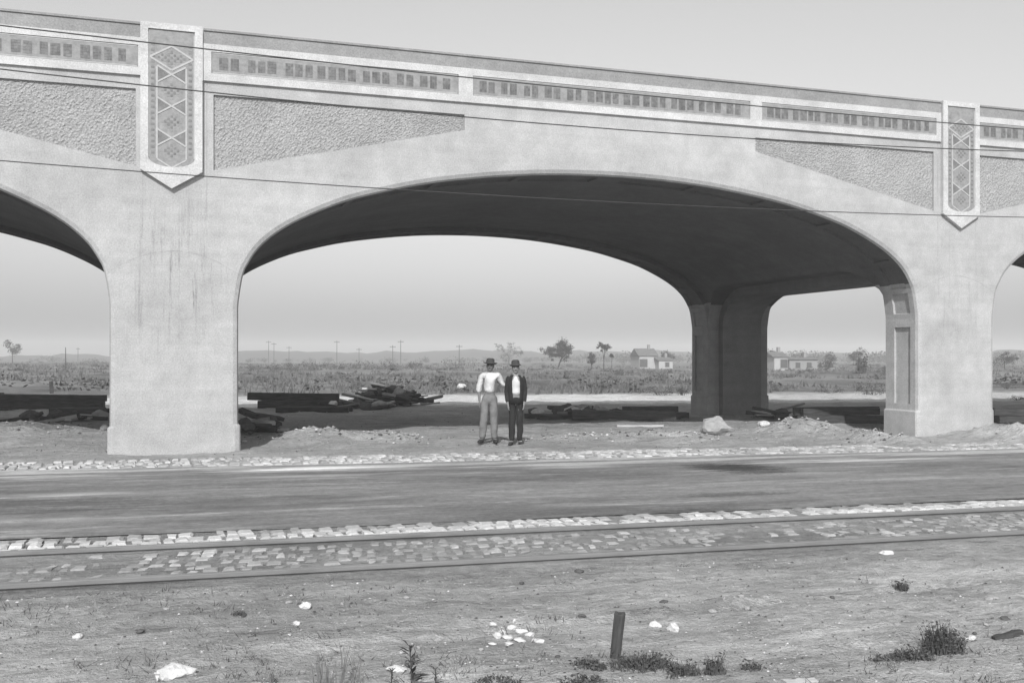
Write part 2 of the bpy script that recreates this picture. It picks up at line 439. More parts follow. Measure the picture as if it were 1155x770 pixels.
# ------------------------------------------------------------------ the viaduct
LP=PIERL; MID=LP/2; WID=11.1
HWZ=[(7.77,2.7),(7.75,2.9),(7.68,3.32),(7.58,3.55),(7.37,3.86),(7.0,4.18),(6.48,4.48),(5.72,4.81),(4.9,5.05),(4.14,5.23),(3.3,5.37),(2.3,5.495),(1.25,5.575),(0,5.605)]
ctrl=[Vector((-a,z)) for a,z in HWZ]+[Vector((a,z)) for a,z in reversed(HWZ[:-1])]
def arch_curve():
    pts=[]; n=len(ctrl)
    for i in range(n-1):
        p0=ctrl[i-1] if i>0 else ctrl[0]+(ctrl[0]-Vector((ctrl[0].x,ctrl[0].y+.3))); p3=ctrl[i+2] if i+2<n else ctrl[-1]+(Vector((0,-.3)))
        p1,p2=ctrl[i],ctrl[i+1]
        for k in range(8):
            t=k/8
            pts.append(.5*((2*p1)+(-p0+p2)*t+(2*p0-5*p1+4*p2-p3)*t*t+(-p0+3*p1-3*p2+p3)*t**3))
    pts.append(ctrl[-1].copy()); return pts
ac=arch_curve()
cum=[0]
for i in range(1,len(ac)): cum.append(cum[-1]+(ac[i]-ac[i-1]).length)
TOT=cum[-1]
def arc_at(s):
    s=max(0,min(TOT,s))
    for i in range(1,len(cum)):
        if cum[i]>=s:
            t=(s-cum[i-1])/max(1e-9,cum[i]-cum[i-1]); p=ac[i-1].lerp(ac[i],t); d=(ac[min(i+1,len(ac)-1)]-ac[max(i-2,0)]).normalized()
            return p, d
panels=[(.13,.60),(.74,1.35)]
s=1.55
half=TOT/2
npan=4; ln=(half-.15-s)/npan
for k in range(npan): panels.append((s+k*ln,s+k*ln+ln-.18))
panels += [(TOT-b,TOT-a) for a,b in panels]
ss=sorted(set([round(TOT*i/150,4) for i in range(151)]+[round(x,4) for a,b in panels for x in (a-.012,a,b,b+.012)]))
def in_panel(s): return any(a-1e-3<=s<=b+1e-3 for a,b in panels)
def build_span():
    ys=[0,.035,.10,.26,.275,.83,.845,1.15,1.17,4,7.1,9.93,9.95,10.255,10.27,10.825,10.84,11.0,11.065,11.1]
    def off(j,s):
        y=ys[j]
        if j in (0,len(ys)-1): return .10
        if j in (1,len(ys)-2): return .028
        if j in (4,5,13+1,15): 
            return .05 if in_panel(s) else 0
        if 8<=j<=11: return .12*sm(0,.8,min(s,TOT-s))
        return 0
    vs=[]; n=len(ys)
    for s in ss:
        p,d=arc_at(s); nrm=Vector((-d.y,d.x))
        if s<=1e-6 : nrm=Vector((-1,0))
        if s>=TOT-1e-6: nrm=Vector((1,0))
        for j,y in enumerate(ys):
            q=p+nrm*off(j,s); z=q.y
            if s<=1e-6 or s>=TOT-1e-6: z=2.7
            vs.append((q.x,y,max(2.7,z)))
    ns=len(ss); fs=[]
    nsof=(ns-1)*(n-1)
    for i in range(ns-1):
        for j in range(n-1):
            fs.append((i*n+j,i*n+j+1,(i+1)*n+j+1,(i+1)*n+j))
    o=len(vs); H=LP/2
    vs += [(-H,0,2.7),(-H,0,6.9),(H,0,6.9),(H,0,2.7),(-H,WID,2.7),(-H,WID,6.9),(H,WID,6.9),(H,WID,2.7)]
    fs.append(tuple([o]+[i*n for i in range(ns)]+[o+3,o+2,o+1]))
    fs.append(tuple([o+5,o+6,o+7]+[i*n+n-1 for i in range(ns-1,-1,-1)]+[o+4]))
    fs.append((o,o+1,o+5,o+4)); fs.append((o+3,o+7,o+6,o+2)); fs.append((o+1,o+2,o+6,o+5))
    fs.append(tuple([o,o+4]+[j for j in range(n-1,-1,-1)])); fs.append(tuple([o+7,o+3]+[(ns-1)*n+j for j in range(n)]))
    mb=MB(); mb.add(vs,fs)
    for q in range(nsof):
        if 2<=q%(n-1)<n-3 and vs[q//(n-1)*n+6][2]>3.60: mb.m[q]=1  # underside faces get the tone with shade painted in
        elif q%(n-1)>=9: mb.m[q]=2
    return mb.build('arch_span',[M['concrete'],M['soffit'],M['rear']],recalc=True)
def tunnel(ins, x0, x1, zb):
    pts=[]; y0,y1=1.15+ins,9.95-ins; zt=4.02-ins; r=1.05
    prof=[(y0,zb),(y0,2.85)]
    for k in range(1,9):
        t=math.pi/2*k/8; prof.append((y0+1.5*(1-math.cos(t)),2.85+(zt-2.85)*math.sin(t)))
    prof += [(WID-y,z) for y,z in reversed(prof)]
    return prof
def extrude_x(prof, x0, x1):
    mb=MB(); n=len(prof); vs=[(x0,y,z) for y,z in prof]+[(x1,y,z) for y,z in prof]
    fs=[tuple(range(n)),tuple(range(2*n-1,n-1,-1))]+[(i,(i+1)%n,(i+1)%n+n,i+n) for i in range(n)]
    mb.add(vs,fs); return mb
SPL=[(-8.22,5.25),(-3.36,6.35),(-3.36,6.66),(-8.22,6.66)]
SPR=[(-x,z) for x,z in reversed(SPL)]
span=build_span()
cutters=[]
for sgn in (-1,1):
    prof=tunnel(0,0,0,2.5); c=extrude_x(prof,sgn*LP/2-1.9,sgn*LP/2+1.9); c.m=[1 if sum(c.v[i][2] for i in f)/len(f)>3.45 else (2 if sum(c.v[i][1] for i in f)/len(f)>5 else 0) for f in c.f]; cutters.append(c)  # upper tunnel faces carry the painted shade, low far ones the rear tone
for poly in (SPL,SPR):
    c=MB(); c.prism(poly,-.5,.075); cutters.append(c)
    c=MB(); c.prism(poly,WID-.075,WID+.5); cutters.append(c)
cut(span,cutters)

viaduct=empty('viaduct',(0,0,0))
tag(viaduct,'long pale concrete viaduct of wide flat arches with tiled parapet and pointed pilasters','viaduct')
span.parent=viaduct; span.location=(MID,0,0)
NB=[-1,1,2]
for k in NB: copy_part(span,viaduct,(MID+k*LP,0,0))

# piers
def build_pier():
    hw=LP/2-7.77; mb=MB(); c=.10
    def ring(e,z):
        f=0; return [(-hw-e+c,0-f,z),(hw+e-c,0-f,z),(hw+e-.028,.032-f,z),(hw+e,c-e,z),(hw+e,1.15+e*.6,z),(-hw-e,1.15+e*.6,z),(-hw-e,c-e,z),(-hw-e+.028,.032-f,z)]
    rings=[ring(.04,-.6),ring(.035,.48),ring(.0,.52),ring(0,2.7)]; n=8; vs=[v for r in rings for v in r]
    fs=[tuple(range(n-1,-1,-1)),tuple(3*n+k for k in range(n))]
    for i in range(3):
        for k in range(n): fs.append((i*n+k,i*n+(k+1)%n,(i+1)*n+(k+1)%n,(i+1)*n+k))
    mb.add(vs,fs); o=mb.build('pier',[M['concrete']],recalc=True)
    cs=[]
    for sgn in (-1,1):
        b=MB(); b.box(min(sgn*(hw-.055),sgn*(hw+.5)),max(sgn*(hw-.055),sgn*(hw+.5)),.27,.835,.66,2.5); cs.append(b)
    cut(o,cs); return o
pier=build_pier(); pier.parent=viaduct; pier.location=(0,0,0)
def rear_pier(k):
    c=copy_part(pier,viaduct,(k*LP,WID,0),math.pi); c.material_slots[0].link='OBJECT'; c.material_slots[0].material=M['rear']  # far pier: shade laid on as a darker colour
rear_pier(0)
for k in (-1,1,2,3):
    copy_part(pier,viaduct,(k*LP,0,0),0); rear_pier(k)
# transverse ribs joining each pair of piers
inner=tunnel(.27,0,0,-.5)
outer=[(10.0,-.5),(10.0,4.6),(1.1,4.6),(1.1,-.5)]
prof=inner+outer
cr=extrude_x(prof,-.72,.72).build('cross_rib',[M['rib_shade']],recalc=True); cr.parent=viaduct; cr.location=(0,0,0)
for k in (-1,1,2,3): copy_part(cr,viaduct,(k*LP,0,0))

# spandrel roughcast panels (real relief)
def rough_panel(poly):
    mb=MB(); x0=min(p[0] for p in poly)+.002; x1=max(p[0] for p in poly)-.002
    nx=150; nz=34; left=poly[0][0]==x0-.002
    for i in range(nx+1):
        x=x0+(x1-x0)*i/nx
        t=(x+8.22)/4.86 if x<0 else (8.22-x)/4.86
        zb=5.25+1.1*t+.003; zt=6.657
        for j in range(nz+1):
            z=zb+(zt-zb)*j/nz
            e=0 if i in (0,nx) or j in (0,nz) else random.uniform(-.008,.008)
            mb.v.append((x,.045+e,z))
    for i in range(nx):
        for j in range(nz):
            a=i*(nz+1)+j; mb.f.append((a,a+nz+1,a+nz+2,a+1)); mb.m.append(0)
    # rim back to the recess floor
    rim=[i*(nz+1) for i in range(nx+1)]+[nx*(nz+1)+j for j in range(1,nz+1)]+[i*(nz+1)+nz for i in range(nx-1,-1,-1)]+[j for j in range(nz-1,0,-1)]
    o=len(mb.v)
    for r in rim: v=mb.v[r]; mb.v.append((v[0],.0735,v[2]))
    m=len(rim)
    for k in range(m): mb.f.append((rim[k],o+k,o+(k+1)%m,rim[(k+1)%m])); mb.m.append(0)
    return mb.build('spandrel_panel',M['roughcast'],recalc=False)
pl=rough_panel(SPL); pr=rough_panel(SPR)
for p in (pl,pr): p.parent=viaduct; p.location=(MID,0,0)
for k in NB:
    copy_part(pl,viaduct,(MID+k*LP,0,0)); copy_part(pr,viaduct,(MID+k*LP,0,0))

# parapet with frieze recesses, coping and tile panels
FZ=[(-8.26,-3.5),(-3.2,3.2),(3.5,8.26)]
mb=MB(); hx=LP/2-.50
mb.box(-hx,hx,-.075,.30,6.9,7.585)
par=mb.build('parapet',[M['trim']]); cs=[]
for a,b in FZ:
    c=MB(); c.box(a,b,-.5,-.045,7.045,7.445); cs.append(c)
cut(par,cs); par.parent=viaduct; par.location=(MID,.025,0)
mb=MB()
mb.prism([(-hx,7.587),(hx,7.587),(hx,7.82),(-hx,7.82)],-.066,.34)
mb.prism([(-hx,7.822),(hx,7.822),(hx,7.862),(-hx,7.862)],-.09,.36)
cop=mb.build('coping',[M['coping']]); cop.parent=viaduct; cop.location=(MID,.025,0)
tps=[]
for a,b in FZ:
    mb=MB(); mb.box(a+.003,b-.003,-.058,-.046,7.048,7.442,0)
    x=a+.14
    while x<b-.25:
        run=random.choice((2,3,3,4,2))
        for q in range(run):
            if x>b-.25: break
            w=random.uniform(.13,.17); z0=7.125+random.uniform(-.01,.01); z1=7.355+random.uniform(-.012,.012)
            # a cluster of small tiles, each set a hair proud
            nx=3; nz=4
            for ii in range(nx):
                for jj in range(nz):
                    if True:
                        mb.box(x+w*ii/nx+.002,x+w*(ii+1)/nx-.002,-.062+random.uniform(-.001,.001),-.0585,z0+(z1-z0)*jj/nz+.002,z0+(z1-z0)*(jj+1)/nz-.002,1 if random.random()<.7 else 3)
            x += w+random.uniform(.035,.055)
        x += random.uniform(.05,.12)
    for (z0,z1) in ((7.056,7.072),(7.418,7.434)): mb.box(a+.02,b-.02,-.0615,-.0585,z0,z1,2)
    t=mb.build('tile_panel',[M['tile'],M['tile_dark'],M['tile_light'],M['tile_mid']]); t.parent=viaduct; t.location=(MID,.025,0); tps.append(t)
for k in NB:
    copy_part(par,viaduct,(MID+k*LP,.025,0)); copy_part(cop,viaduct,(MID+k*LP,.025,0))
    for t in tps: copy_part(t,viaduct,(MID+k*LP,.025,0))
mb=MB(); mb.box(-LP,3*LP,WID-.28,WID+.07,6.9,7.86); o=mb.build('parapet',M['trim'],viaduct); o['label']='far parapet'
# pilasters
PH=.54
def build_pilaster():
    mb=MB(); out=[(-PH,5.19),(0,4.86),(PH,5.19),(PH,7.875),(-PH,7.875)]
    mb.prism(out,-.125,.30)
    o=mb.build('pilaster',[M['trim']],recalc=True)
    # tile field with a rounded foot
    def field(e):
        pts=[(-.405+e,5.42)]
        for k in range(1,12):
            t=math.pi*k/12; pts.append((-(.405-e)*math.cos(t),5.42-(.17-e)*math.sin(t)))
        pts += [(.405-e,5.42),(.405-e,7.76-e),(-.405+e,7.76-e)]
        return pts
    c=MB(); c.prism(field(0),-.5,-.085); cut(o,[c])
    t=MB(); t.prism(field(.003),-.099,-.086,0)
    def bar(p,q,w,mi,y=-.106):
        p=Vector((p[0],0,p[1])); q=Vector((q[0],0,q[1])); d=(q-p).normalized(); nn=Vector((-d.z,0,d.x))*w/2
        y+=random.uniform(-.0015,.0015)
        vs=[p-nn,p+nn,q+nn,q-nn]; vs=[(v.x,y,v.z) for v in vs]+[(v.x,-.0985,v.z) for v in vs]
        t.add(vs,[(0,1,2,3),(0,4,5,1),(1,5,6,2),(2,6,7,3),(3,7,4,0)],mi)
    L_=2; Dk=1
    for sx in (-1,1):
        bar((sx*.255,5.40),(sx*.255,7.08),.030,L_)
        bar((sx*.395,5.42),(sx*.395,7.70),.02,L_)
        bar((0,7.47),(sx*.375,7.25),.034,L_); bar((0,7.03),(sx*.375,7.25),.034,L_)
    for zc in (6.95,6.37,5.79):
        for sx in (-1,1):
            bar((0,zc),(sx*.25,zc+.15),.03,L_,-.108); bar((0,zc),(sx*.25,zc-.15),.03,L_,-.109)
            # dark triangular tile at the crossing
            a,b,c_=(sx*.235,zc+.115),(sx*.235,zc-.115),(sx*.055,zc)
            t.add([(a[0],-.103,a[1]),(b[0],-.103,b[1]),(c_[0],-.103,c_[1])],[(0,1,2) if sx<0 else (0,2,1)],Dk)
    for sx in (-1,1):
        bar((0,5.24),(sx*.25,5.39),.026,L_)
    # small tiles filling the diamond and hexagons
    for zc,hh,ww in ((7.25,.2,.34),(6.66,.2,.22),(6.08,.2,.22),(5.55,.17,.22)):
        for i in range(-5,6):
            for j in range(-4,5):
                x=i*.055; z=j*.05
                if abs(x)/ww+abs(z)/hh<.80:
                    t.box(x-.021,x+.021,-.1025,-.0985,zc+z-.019,zc+z+.019,3 if (i+j)%2==0 else 0)
    for k in range(40):
        z=5.5+k*.052
        for sx in (-1,1):
            if True: t.box(sx*.325-.03,sx*.325+.03,-.1025,-.0985,z-.019,z+.019,3 if k%2==0 else 0)
    to=t.build('tile_ornament',[M['tile'],M['tile_mid'],M['tile_light'],M['tile_mid']],recalc=False); to.parent=o
    return o
pil=build_pilaster(); pil.parent=viaduct; pil.location=(-.06,.03,0)
for k in (-1,1,2,3): copy_part(pil,viaduct,(k*LP+.06*(1 if k>0 else -1),.03,0))
# dry joints between the pilaster foot and the springing, drawn as thin raised fins of grout
# ------------------------------------------------------------------ overhead wires
def wire(pts, y, r, label):
    P=[on_plane(px,py,y) for px,py in pts]
    # least-squares parabola z(x)
    n=len(P); import numpy as np
    c=np.polyfit([p.x for p in P],[p.z for p in P],2)
    c0=max(c[0],0.0008); 
    if c0!=c[0]:
        c1=np.polyfit([p.x for p in P],[p.z-c0*p.x**2 for p in P],1); c=[c0,c1[0],c1[1]]
    xm=-c[1]/(2*c[0]); 
    pts3=[]
    for i in range(61):
        x=-22+i*62/60; pts3.append((x,y,float(c[0]*x*x+c[1]*x+c[2])))
    mb=MB(); mb.tube(pts3,r,seg=6); o=mb.build('overhead_wire',M['wire'],smooth=True)
    tag(o,label,'wire','overhead wires along the street')
wire([(0,29),(220,54),(520,87),(860,120.5),(1060,138),(1155,146)],-9.2,.0065,'topmost overhead wire, crossing the tiled band of the parapet')
wire([(0,78),(154,96),(300,110),(526,133),(860,157),(1155,171)],-9.0,.0065,'middle overhead wire, running along the top of the roughcast panels')
wire([(0,182),(220,197),(440,213),(520,219),(860,236),(1155,245)],-8.8,.0055,'lowest overhead wire, passing in front of the dark arch soffit')

# ------------------------------------------------------------------ people
def skin_mesh(pts, edges, rad, levels=2):
    me=bpy.data.meshes.new('sk'); me.from_pydata(pts,edges,[]); me.update()
    o=bpy.data.objects.new('sk',me); col.objects.link(o)
    m=o.modifiers.new('s','SKIN'); m.use_smooth_shade=True
    for i,r in enumerate(rad):
        v=me.skin_vertices[0].data[i]; v.radius=(r,r) if isinstance(r,(int,float)) else r; v.use_root=(i==0)
    s=o.modifiers.new('u','SUBSURF'); s.levels=levels; s.render_levels=levels
    dg=bpy.context.evaluated_depsgraph_get(); dg.update()
    e=bpy.data.meshes.new_from_object(o.evaluated_get(dg))
    vs=[v.co.copy() for v in e.vertices]; fs=[tuple(p.vertices) for p in e.polygons]
    bpy.data.objects.remove(o); bpy.data.meshes.remove(me); bpy.data.meshes.remove(e)
    return vs,fs
def folds(vs,a,k):
    return [tuple(Vector(v)+Vector((noise.fractal(Vector((v[0]*k*1.6,v[1]*k,v[2]*k*.8)),1,2,3),noise.fractal(Vector((v[0]*k+9,v[1]*k,v[2]*k)),1,2,3),.3*noise.noise(Vector((v[0]*k,v[1]*k+5,v[2]*k)))))*a) for v in vs]
def person(loc, rz, label, J, shirt_mat, trouser_mat, vest=None, skin='skin', hat_tilt=0, brim=.145, crown=.115, sleeves_to=1.0):
    root=empty('person',loc,rz); tag(root,label,'person','two men standing together')
    sh=J['sh']; el=J['el']; wr=J['wr']; hip=J['hip']; kn=J['kn']; an=J['an']; lean=J.get('lean',(0,0))
    lx,ly=lean
    pel=(J['pel'][0],J['pel'][1],.95)
    pts=[pel,(pel[0]+lx*.4,pel[1],1.10),(pel[0]+lx*.8,pel[1],1.30),(pel[0]+lx,pel[1]+.01,1.43),(pel[0]+lx,pel[1]-.005,1.51),(pel[0]+lx*1.1,pel[1]-.02,1.57),(pel[0]+lx*1.1,pel[1]-.025,1.66)]
    rad=[(.115,.09),(.115,.085),(.13,.095),(.075,.065),(.05,.05),(.062,.07),(.066,.075)]
    edges=[(0,1),(1,2),(2,3),(3,4),(4,5),(5,6)]
    for i in (0,1):
        b=len(pts); pts += [sh[i],el[i],wr[i]]; rad += [.05,.038,.027]; edges += [(3,b),(b,b+1),(b+1,b+2)]
        b=len(pts); toe=(an[i][0]+J['toe'][i][0],an[i][1]+J['toe'][i][1],.035)
        pts += [hip[i],kn[i],an[i],toe]; rad += [.08,.055,.04,.03]; edges += [(0,b),(b,b+1),(b+1,b+2),(b+2,b+3)]
    mb=MB(); vs,fs=skin_mesh(pts,edges,rad); mb.add(vs,fs)
    hx,hy=pts[6][0],pts[6][1]
    # face: nose, brow, ears, chin
    def ball(c,r,mi=0,seg=8):
        vs=[];fs=[]
        for i in range(seg+1):
            t=math.pi*i/seg
            for k in range(seg):
                q=2*math.pi*k/seg; vs.append((c[0]+r[0]*math.sin(t)*math.cos(q),c[1]+r[1]*math.sin(t)*math.sin(q),c[2]+r[2]*math.cos(t)))
        for i in range(seg):
            for k in range(seg): fs.append((i*seg+k,(i+1)*seg+k,(i+1)*seg+(k+1)%seg,i*seg+(k+1)%seg))
        mb.add(vs,fs,mi)
    ball((hx,hy-.004,1.615),(.073,.088,.112)); ball((hx,hy-.088,1.60),(.014,.02,.026)); ball((hx,hy-.062,1.535),(.034,.03,.022))
    for e in (-1,1):
        ball((hx+e*.074,hy+.005,1.605),(.011,.02,.032)); ball((hx+e*.030,hy-.082,1.628),(.013,.010,.008),1)
    ball((hx,hy-.083,1.562),(.025,.01,.006),1)
    # hands: palm with five bent fingers
    for i in (0,1):
        w=Vector(wr[i]); d=(Vector(wr[i])-Vector(el[i])).normalized(); side=Vector((1 if i else -1,0,0)); fw=Vector((0,-1,0))
        up=d; inn=-side
        pp=[w-d*.02,w+d*.035,w+d*.075]; ee=[(0,1),(1,2)]; rr=[.026,(.018,.034),(.016,.036)]
        for k,(o_,l) in enumerate(((-.030,.068),(-.010,.078),(.010,.073),(.028,.058))):
            b=len(pp); base=w+d*.08+fw*(-o_); pp += [base,base+d*l*.5+inn*.006,base+d*l*.8+inn*.028]; rr += [.0095,.0085,.007]; ee += [(2,b),(b,b+1),(b+1,b+2)]
        b=len(pp); pp += [w+d*.03+fw*.034,w+d*.062+fw*.052+inn*.01,w+d*.09+fw*.05+inn*.022]; rr += [.012,.010,.008]; ee += [(1,b),(b,b+1),(b+1,b+2)]
        v2,f2=skin_mesh([tuple(p) for p in pp],ee,rr,1); mb.add(v2,f2)
    mb.build('body',[M[skin],M['hair']],root,smooth=True)
    # trousers
    pts=[(pel[0],pel[1],.97),(pel[0]+lx*.2,pel[1],1.06)]; rad=[(.150,.115),(.142,.108)]; edges=[(0,1)]
    for i in (0,1):
        b=len(pts); k0=Vector(hip[i]).lerp(Vector(kn[i]),.45); k1=Vector(kn[i]).lerp(Vector(an[i]),.5)
        pts += [hip[i],tuple(k0),kn[i],tuple(k1),(an[i][0],an[i][1],an[i][2]-.005)]; rad += ([.090,.082,.072,.067,.066] if vest else [.104,.098,.086,.080,.076]); edges += [(0,b),(b,b+1),(b+1,b+2),(b+2,b+3),(b+3,b+4)]
    vs,fs=skin_mesh(pts,edges,rad); q=MB(); q.add(vs,fs)
    q.v=folds(q.v,.016,5); tr=q.build('trousers',M[trouser_mat],root,smooth=True)
    # shirt
    pts=[(pel[0]+lx*.2,pel[1],1.03),(pel[0]+lx*.5,pel[1],1.16),(pel[0]+lx*.8,pel[1],1.31),(pel[0]+lx,pel[1]+.01,1.425),(pel[0]+lx,pel[1],1.485)]
    vs_=.86 if vest else 1; rad=[(.152,.112),(.168*vs_,.12),(.182*vs_,.125),(.125*vs_,.095),(.062,.062)]; edges=[(0,1),(1,2),(2,3),(3,4)]
    for i in (() if vest else (0,1)):
        b=len(pts); w=Vector(el[i]).lerp(Vector(wr[i]),sleeves_to); mm=Vector(sh[i]).lerp(Vector(el[i]),.5)
        pts += [sh[i],tuple(mm),el[i],tuple(w)]; rad += [.073*vs_,.066*vs_,.060*vs_,.045*vs_]; edges += [(3,b),(b,b+1),(b+1,b+2),(b+2,b+3)]
    vs,fs=skin_mesh(pts,edges,rad,3); q=MB(); q.add(vs,fs); q.v=folds(q.v,.014,7); q.build('shirt',M[shirt_mat],root,smooth=True)
    if vest:
        q=MB(); rings=[(.88,.162,.135),(1.0,.160,.133),(1.12,.160,.135),(1.25,.168,.140),(1.36,.168,.136),(1.43,.140,.116),(1.475,.088,.088)]
        n=34; gap=R(24)
        for (z,a,b_) in rings:
            g=gap*(1.3 if z>1.05 else (1.1 if z>.95 else .35))
            for k in range(n+1):
                t=-math.pi/2+g+(2*math.pi-2*g)*k/n
                f=(z-.95)/.48
                q.v.append((pel[0]+lx*max(0,f)+a*math.cos(t),pel[1]+.005+b_*math.sin(t),z))
        for i in range(len(rings)-1):
            for k in range(n): a0=i*(n+1)+k; q.f.append((a0,a0+1,a0+n+2,a0+n+1)); q.m.append(0)
        vo=q.build('vest',M[vest],root,smooth=True); md=vo.modifiers.new('t','SOLIDIFY'); md.thickness=.012
        # sleeves of the dark jacket
        for i in (0,1):
            mm=Vector(sh[i]).lerp(Vector(el[i]),.5)
            pts=[(sh[i][0]*.78,sh[i][1],sh[i][2]+.012),tuple(sh[i]),tuple(mm),el[i],tuple(Vector(el[i]).lerp(Vector(wr[i]),.9))]
            vs,fs=skin_mesh(pts,[(0,1),(1,2),(2,3),(3,4)],[.080,.078,.066,.058,.048]); q=MB(); q.add(vs,fs); q.build('jacket_sleeve',M[vest],root,smooth=True)
    # shoes
    for i in (0,1):
        t=J['toe'][i]; a=an[i]
        pts=[(a[0]-t[0]*.35,a[1]-t[1]*.35,.042),(a[0],a[1],.05),(a[0]+t[0]*.7,a[1]+t[1]*.7,.042),(a[0]+t[0]*1.25,a[1]+t[1]*1.25,.034),(a[0],a[1],.11)]
        vs,fs=skin_mesh(pts,[(0,1),(1,2),(2,3),(1,4)],[.040,.046,.045,.032,.046]); q=MB(); q.add(vs,fs); q.build('shoe',M['shoe'],root,smooth=True)
    # hair
    q=MB(); n=14
    for i in range(6):
        t=math.pi*.55*i/5
        for k in range(n):
            a=2*math.pi*k/n; f=1 if math.sin(a)>-.2 else .82
            q.v.append((hx+.080*math.sin(t)*math.cos(a),hy+.004+.094*math.sin(t)*math.sin(a),1.622+.112*math.cos(t)*f+(0 if f==1 else .04*math.sin(t))))
    for i in range(5):
        for k in range(n): q.f.append((i*n+k,(i+1)*n+k,(i+1)*n+(k+1)%n,i*n+(k+1)%n)); q.m.append(0)
    q.build('hair',M['hair'],root,smooth=True)
    # hat
    q=MB(); prof=[(.088,1.655),(.094,1.668),(brim,1.655+.004),(brim+.006,1.664),(brim,1.672),(.096,1.684),(.092,1.72),(.088,1.655+crown-.02),(.06,1.655+crown),(.0,1.655+crown-.022)]
    n=24
    for (r,z) in prof:
        for k in range(n):
            a=2*math.pi*k/n; c=.012*math.cos(2*a)*(r/brim)**2 if z<1.68 else 0
            q.v.append((r*math.cos(a)*.93,r*math.sin(a)*1.04,z-1.66+c))
    for i in range(len(prof)-1):
        for k in range(n): q.f.append((i*n+k,i*n+(k+1)%n,(i+1)*n+(k+1)%n,(i+1)*n+k)); q.m.append(0)
    h=q.build('hat',M['hat'],root,smooth=True); h.location=(hx,hy,1.665); h.rotation_euler=(R(-4),hat_tilt,0)
    return root
J1=dict(pel=(0,0),lean=(.02,0),sh=[(-.165,.0,1.405),(.180,.01,1.41)],el=[(-.225,.03,1.13),(.30,.08,1.20)],wr=[(-.205,-.03,.87),(.40,.10,1.36)],
        hip=[(-.085,0,.90),(.085,0,.90)],kn=[(-.120,-.03,.49),(.095,0,.49)],an=[(-.155,.02,.085),(.105,.03,.085)],toe=[(-.05,-.13),(.06,-.12)])
J2=dict(pel=(0,0),lean=(-.01,0),sh=[(-.150,.0,1.395),(.145,.0,1.395)],el=[(-.190,.04,1.11),(.188,.03,1.12)],wr=[(-.175,-.06,.87),(.165,-.06,.88)],
        hip=[(-.075,0,.90),(.075,0,.90)],kn=[(-.085,-.01,.49),(.08,-.02,.49)],an=[(-.09,.03,.085),(.085,.01,.085)],toe=[(-.05,-.125),(.045,-.13)])
p1=AT(552,496.5); p2=AT(582,496.5)
person(p1,-A+R(-6),'man in a white shirt, light grey trousers and dark brimmed hat, standing on the left',J1,'shirt','trouser_grey',None,'skin_dark',R(3),.155,.115,.30)
person(p2,-A+R(4),'man in black open jacket over white shirt with black trousers and round hat',J2,'shirt','cloth_black','cloth_black','skin',R(-2),.125,.125,.9)

# ------------------------------------------------------------------ stones and boards
def rock_mb(w,d,h,seed,rough=.22,sub=3):
    bm=bmesh.new(); bmesh.ops.create_icosphere(bm,subdivisions=sub,radius=1)
    rs=random.Random(seed); planes=[(Vector((rs.uniform(-1,1),rs.uniform(-1,1),rs.uniform(-.6,1))).normalized(),rs.uniform(.62,.9)) for _ in range(9)]
    for v in bm.verts:
        c=v.co.copy()
        for nrm,dd in planes:
            k=c.dot(nrm)
            if k>dd: c -= nrm*(k-dd)
        c *= 1+rough*noise.fractal(c*1.6+Vector((seed*3.7,0,0)),1,2,4)
        v.co=Vector((c.x*w/2,c.y*d/2,c.z*h/2))
    mb=MB(); bm.verts.index_update(); mb.add([v.co for v in bm.verts],[tuple(v.index for v in f.verts) for f in bm.faces]); bm.free(); return mb
def rock(px,py,wpx,hpx,label,mat='stone_pale',seed=1,dep=.8,rz=0,cat='stone',sink=.22,name='stone',group=None,sub=3):
    p=at(px,py); k=pix(p); w=wpx*k; h=hpx*k*1.25
    o=rock_mb(w,w*dep,h,seed,sub=sub).build(name,M[mat],smooth=False)
    o.location=gz(p)+Vector((0,0,h*(.5-sink))); o.rotation_euler=(R(random.uniform(-5,5)),R(random.uniform(-6,6)),-A+rz)
    tag(o,label,cat,group); return o
rock(808,485,38,20,'large rounded boulder lying in front of the shaded far pier','stone_grey',3,.75,R(10),'boulder',.16,'boulder')
rock(199,764,46,15,'large white stone at the bottom left of the bare foreground','stone_pale',5,.55,R(28),sink=.2)
rock(344,688,16,8,'pale stone lying just beyond the scraped hollow in the dirt','stone_pale',7,.7,R(-15))
rock(88,722,14,6,'small flat pale stone alone on the left of the dirt','stone_pale',8,.7)
rock(759,704,16,11,'tilted pale stone to the right of the stake','stone_pale',9,.6,R(-35))
rock(739,701,14,7,'low pale stone between the stake and the tilted stone','stone_pale',10,.7)
rock(1000,617,17,6,'whitish stone lying beside the near rail','stone_pale',11,.6,R(-10))
rock(1094,708,14,6,'pale stone resting against the bush at the right','stone_pale',12,.7)
rock(334,704,9,5,'tiny pale stone in front of the scraped hollow','stone_pale',13)
rock(447,754,24,7,'flat pale stone behind the spiky weed','stone_pale',14,.8)
rock(862,472,15,6,'small white stone at the foot of the dirt mound','stone_pale',15)
rock(520,434,11,5,'white stone in the field left of the two men','stone_pale',16)
rock(118,488,12,6,'pale lump beside the left pier foot','stone_pale',17)
rock(1036,765,20,5,'flat pale stone at the lower right edge of the foreground','stone_pale',18,.6)
ch=[(556,704,12,6),(566,709,14,8),(578,704,16,7),(589,708,20,7),(598,713,14,6),(572,716,17,7),(561,716,13,9),(586,718,20,6),(603,718,10,5),(574,724,14,5),(609,722,16,6),(556,724,12,4),(580,698,5,9)]
for i,(x,y,w,h) in enumerate(ch):
    rock(x,y,w*.9,h*.75,'pale broken chip in the scatter on the middle of the foreground','stone_pale',30+i,random.uniform(.4,.8),R(random.uniform(-40,40)),'stone',.2,'stone','broken chips scattered in the foreground',2)
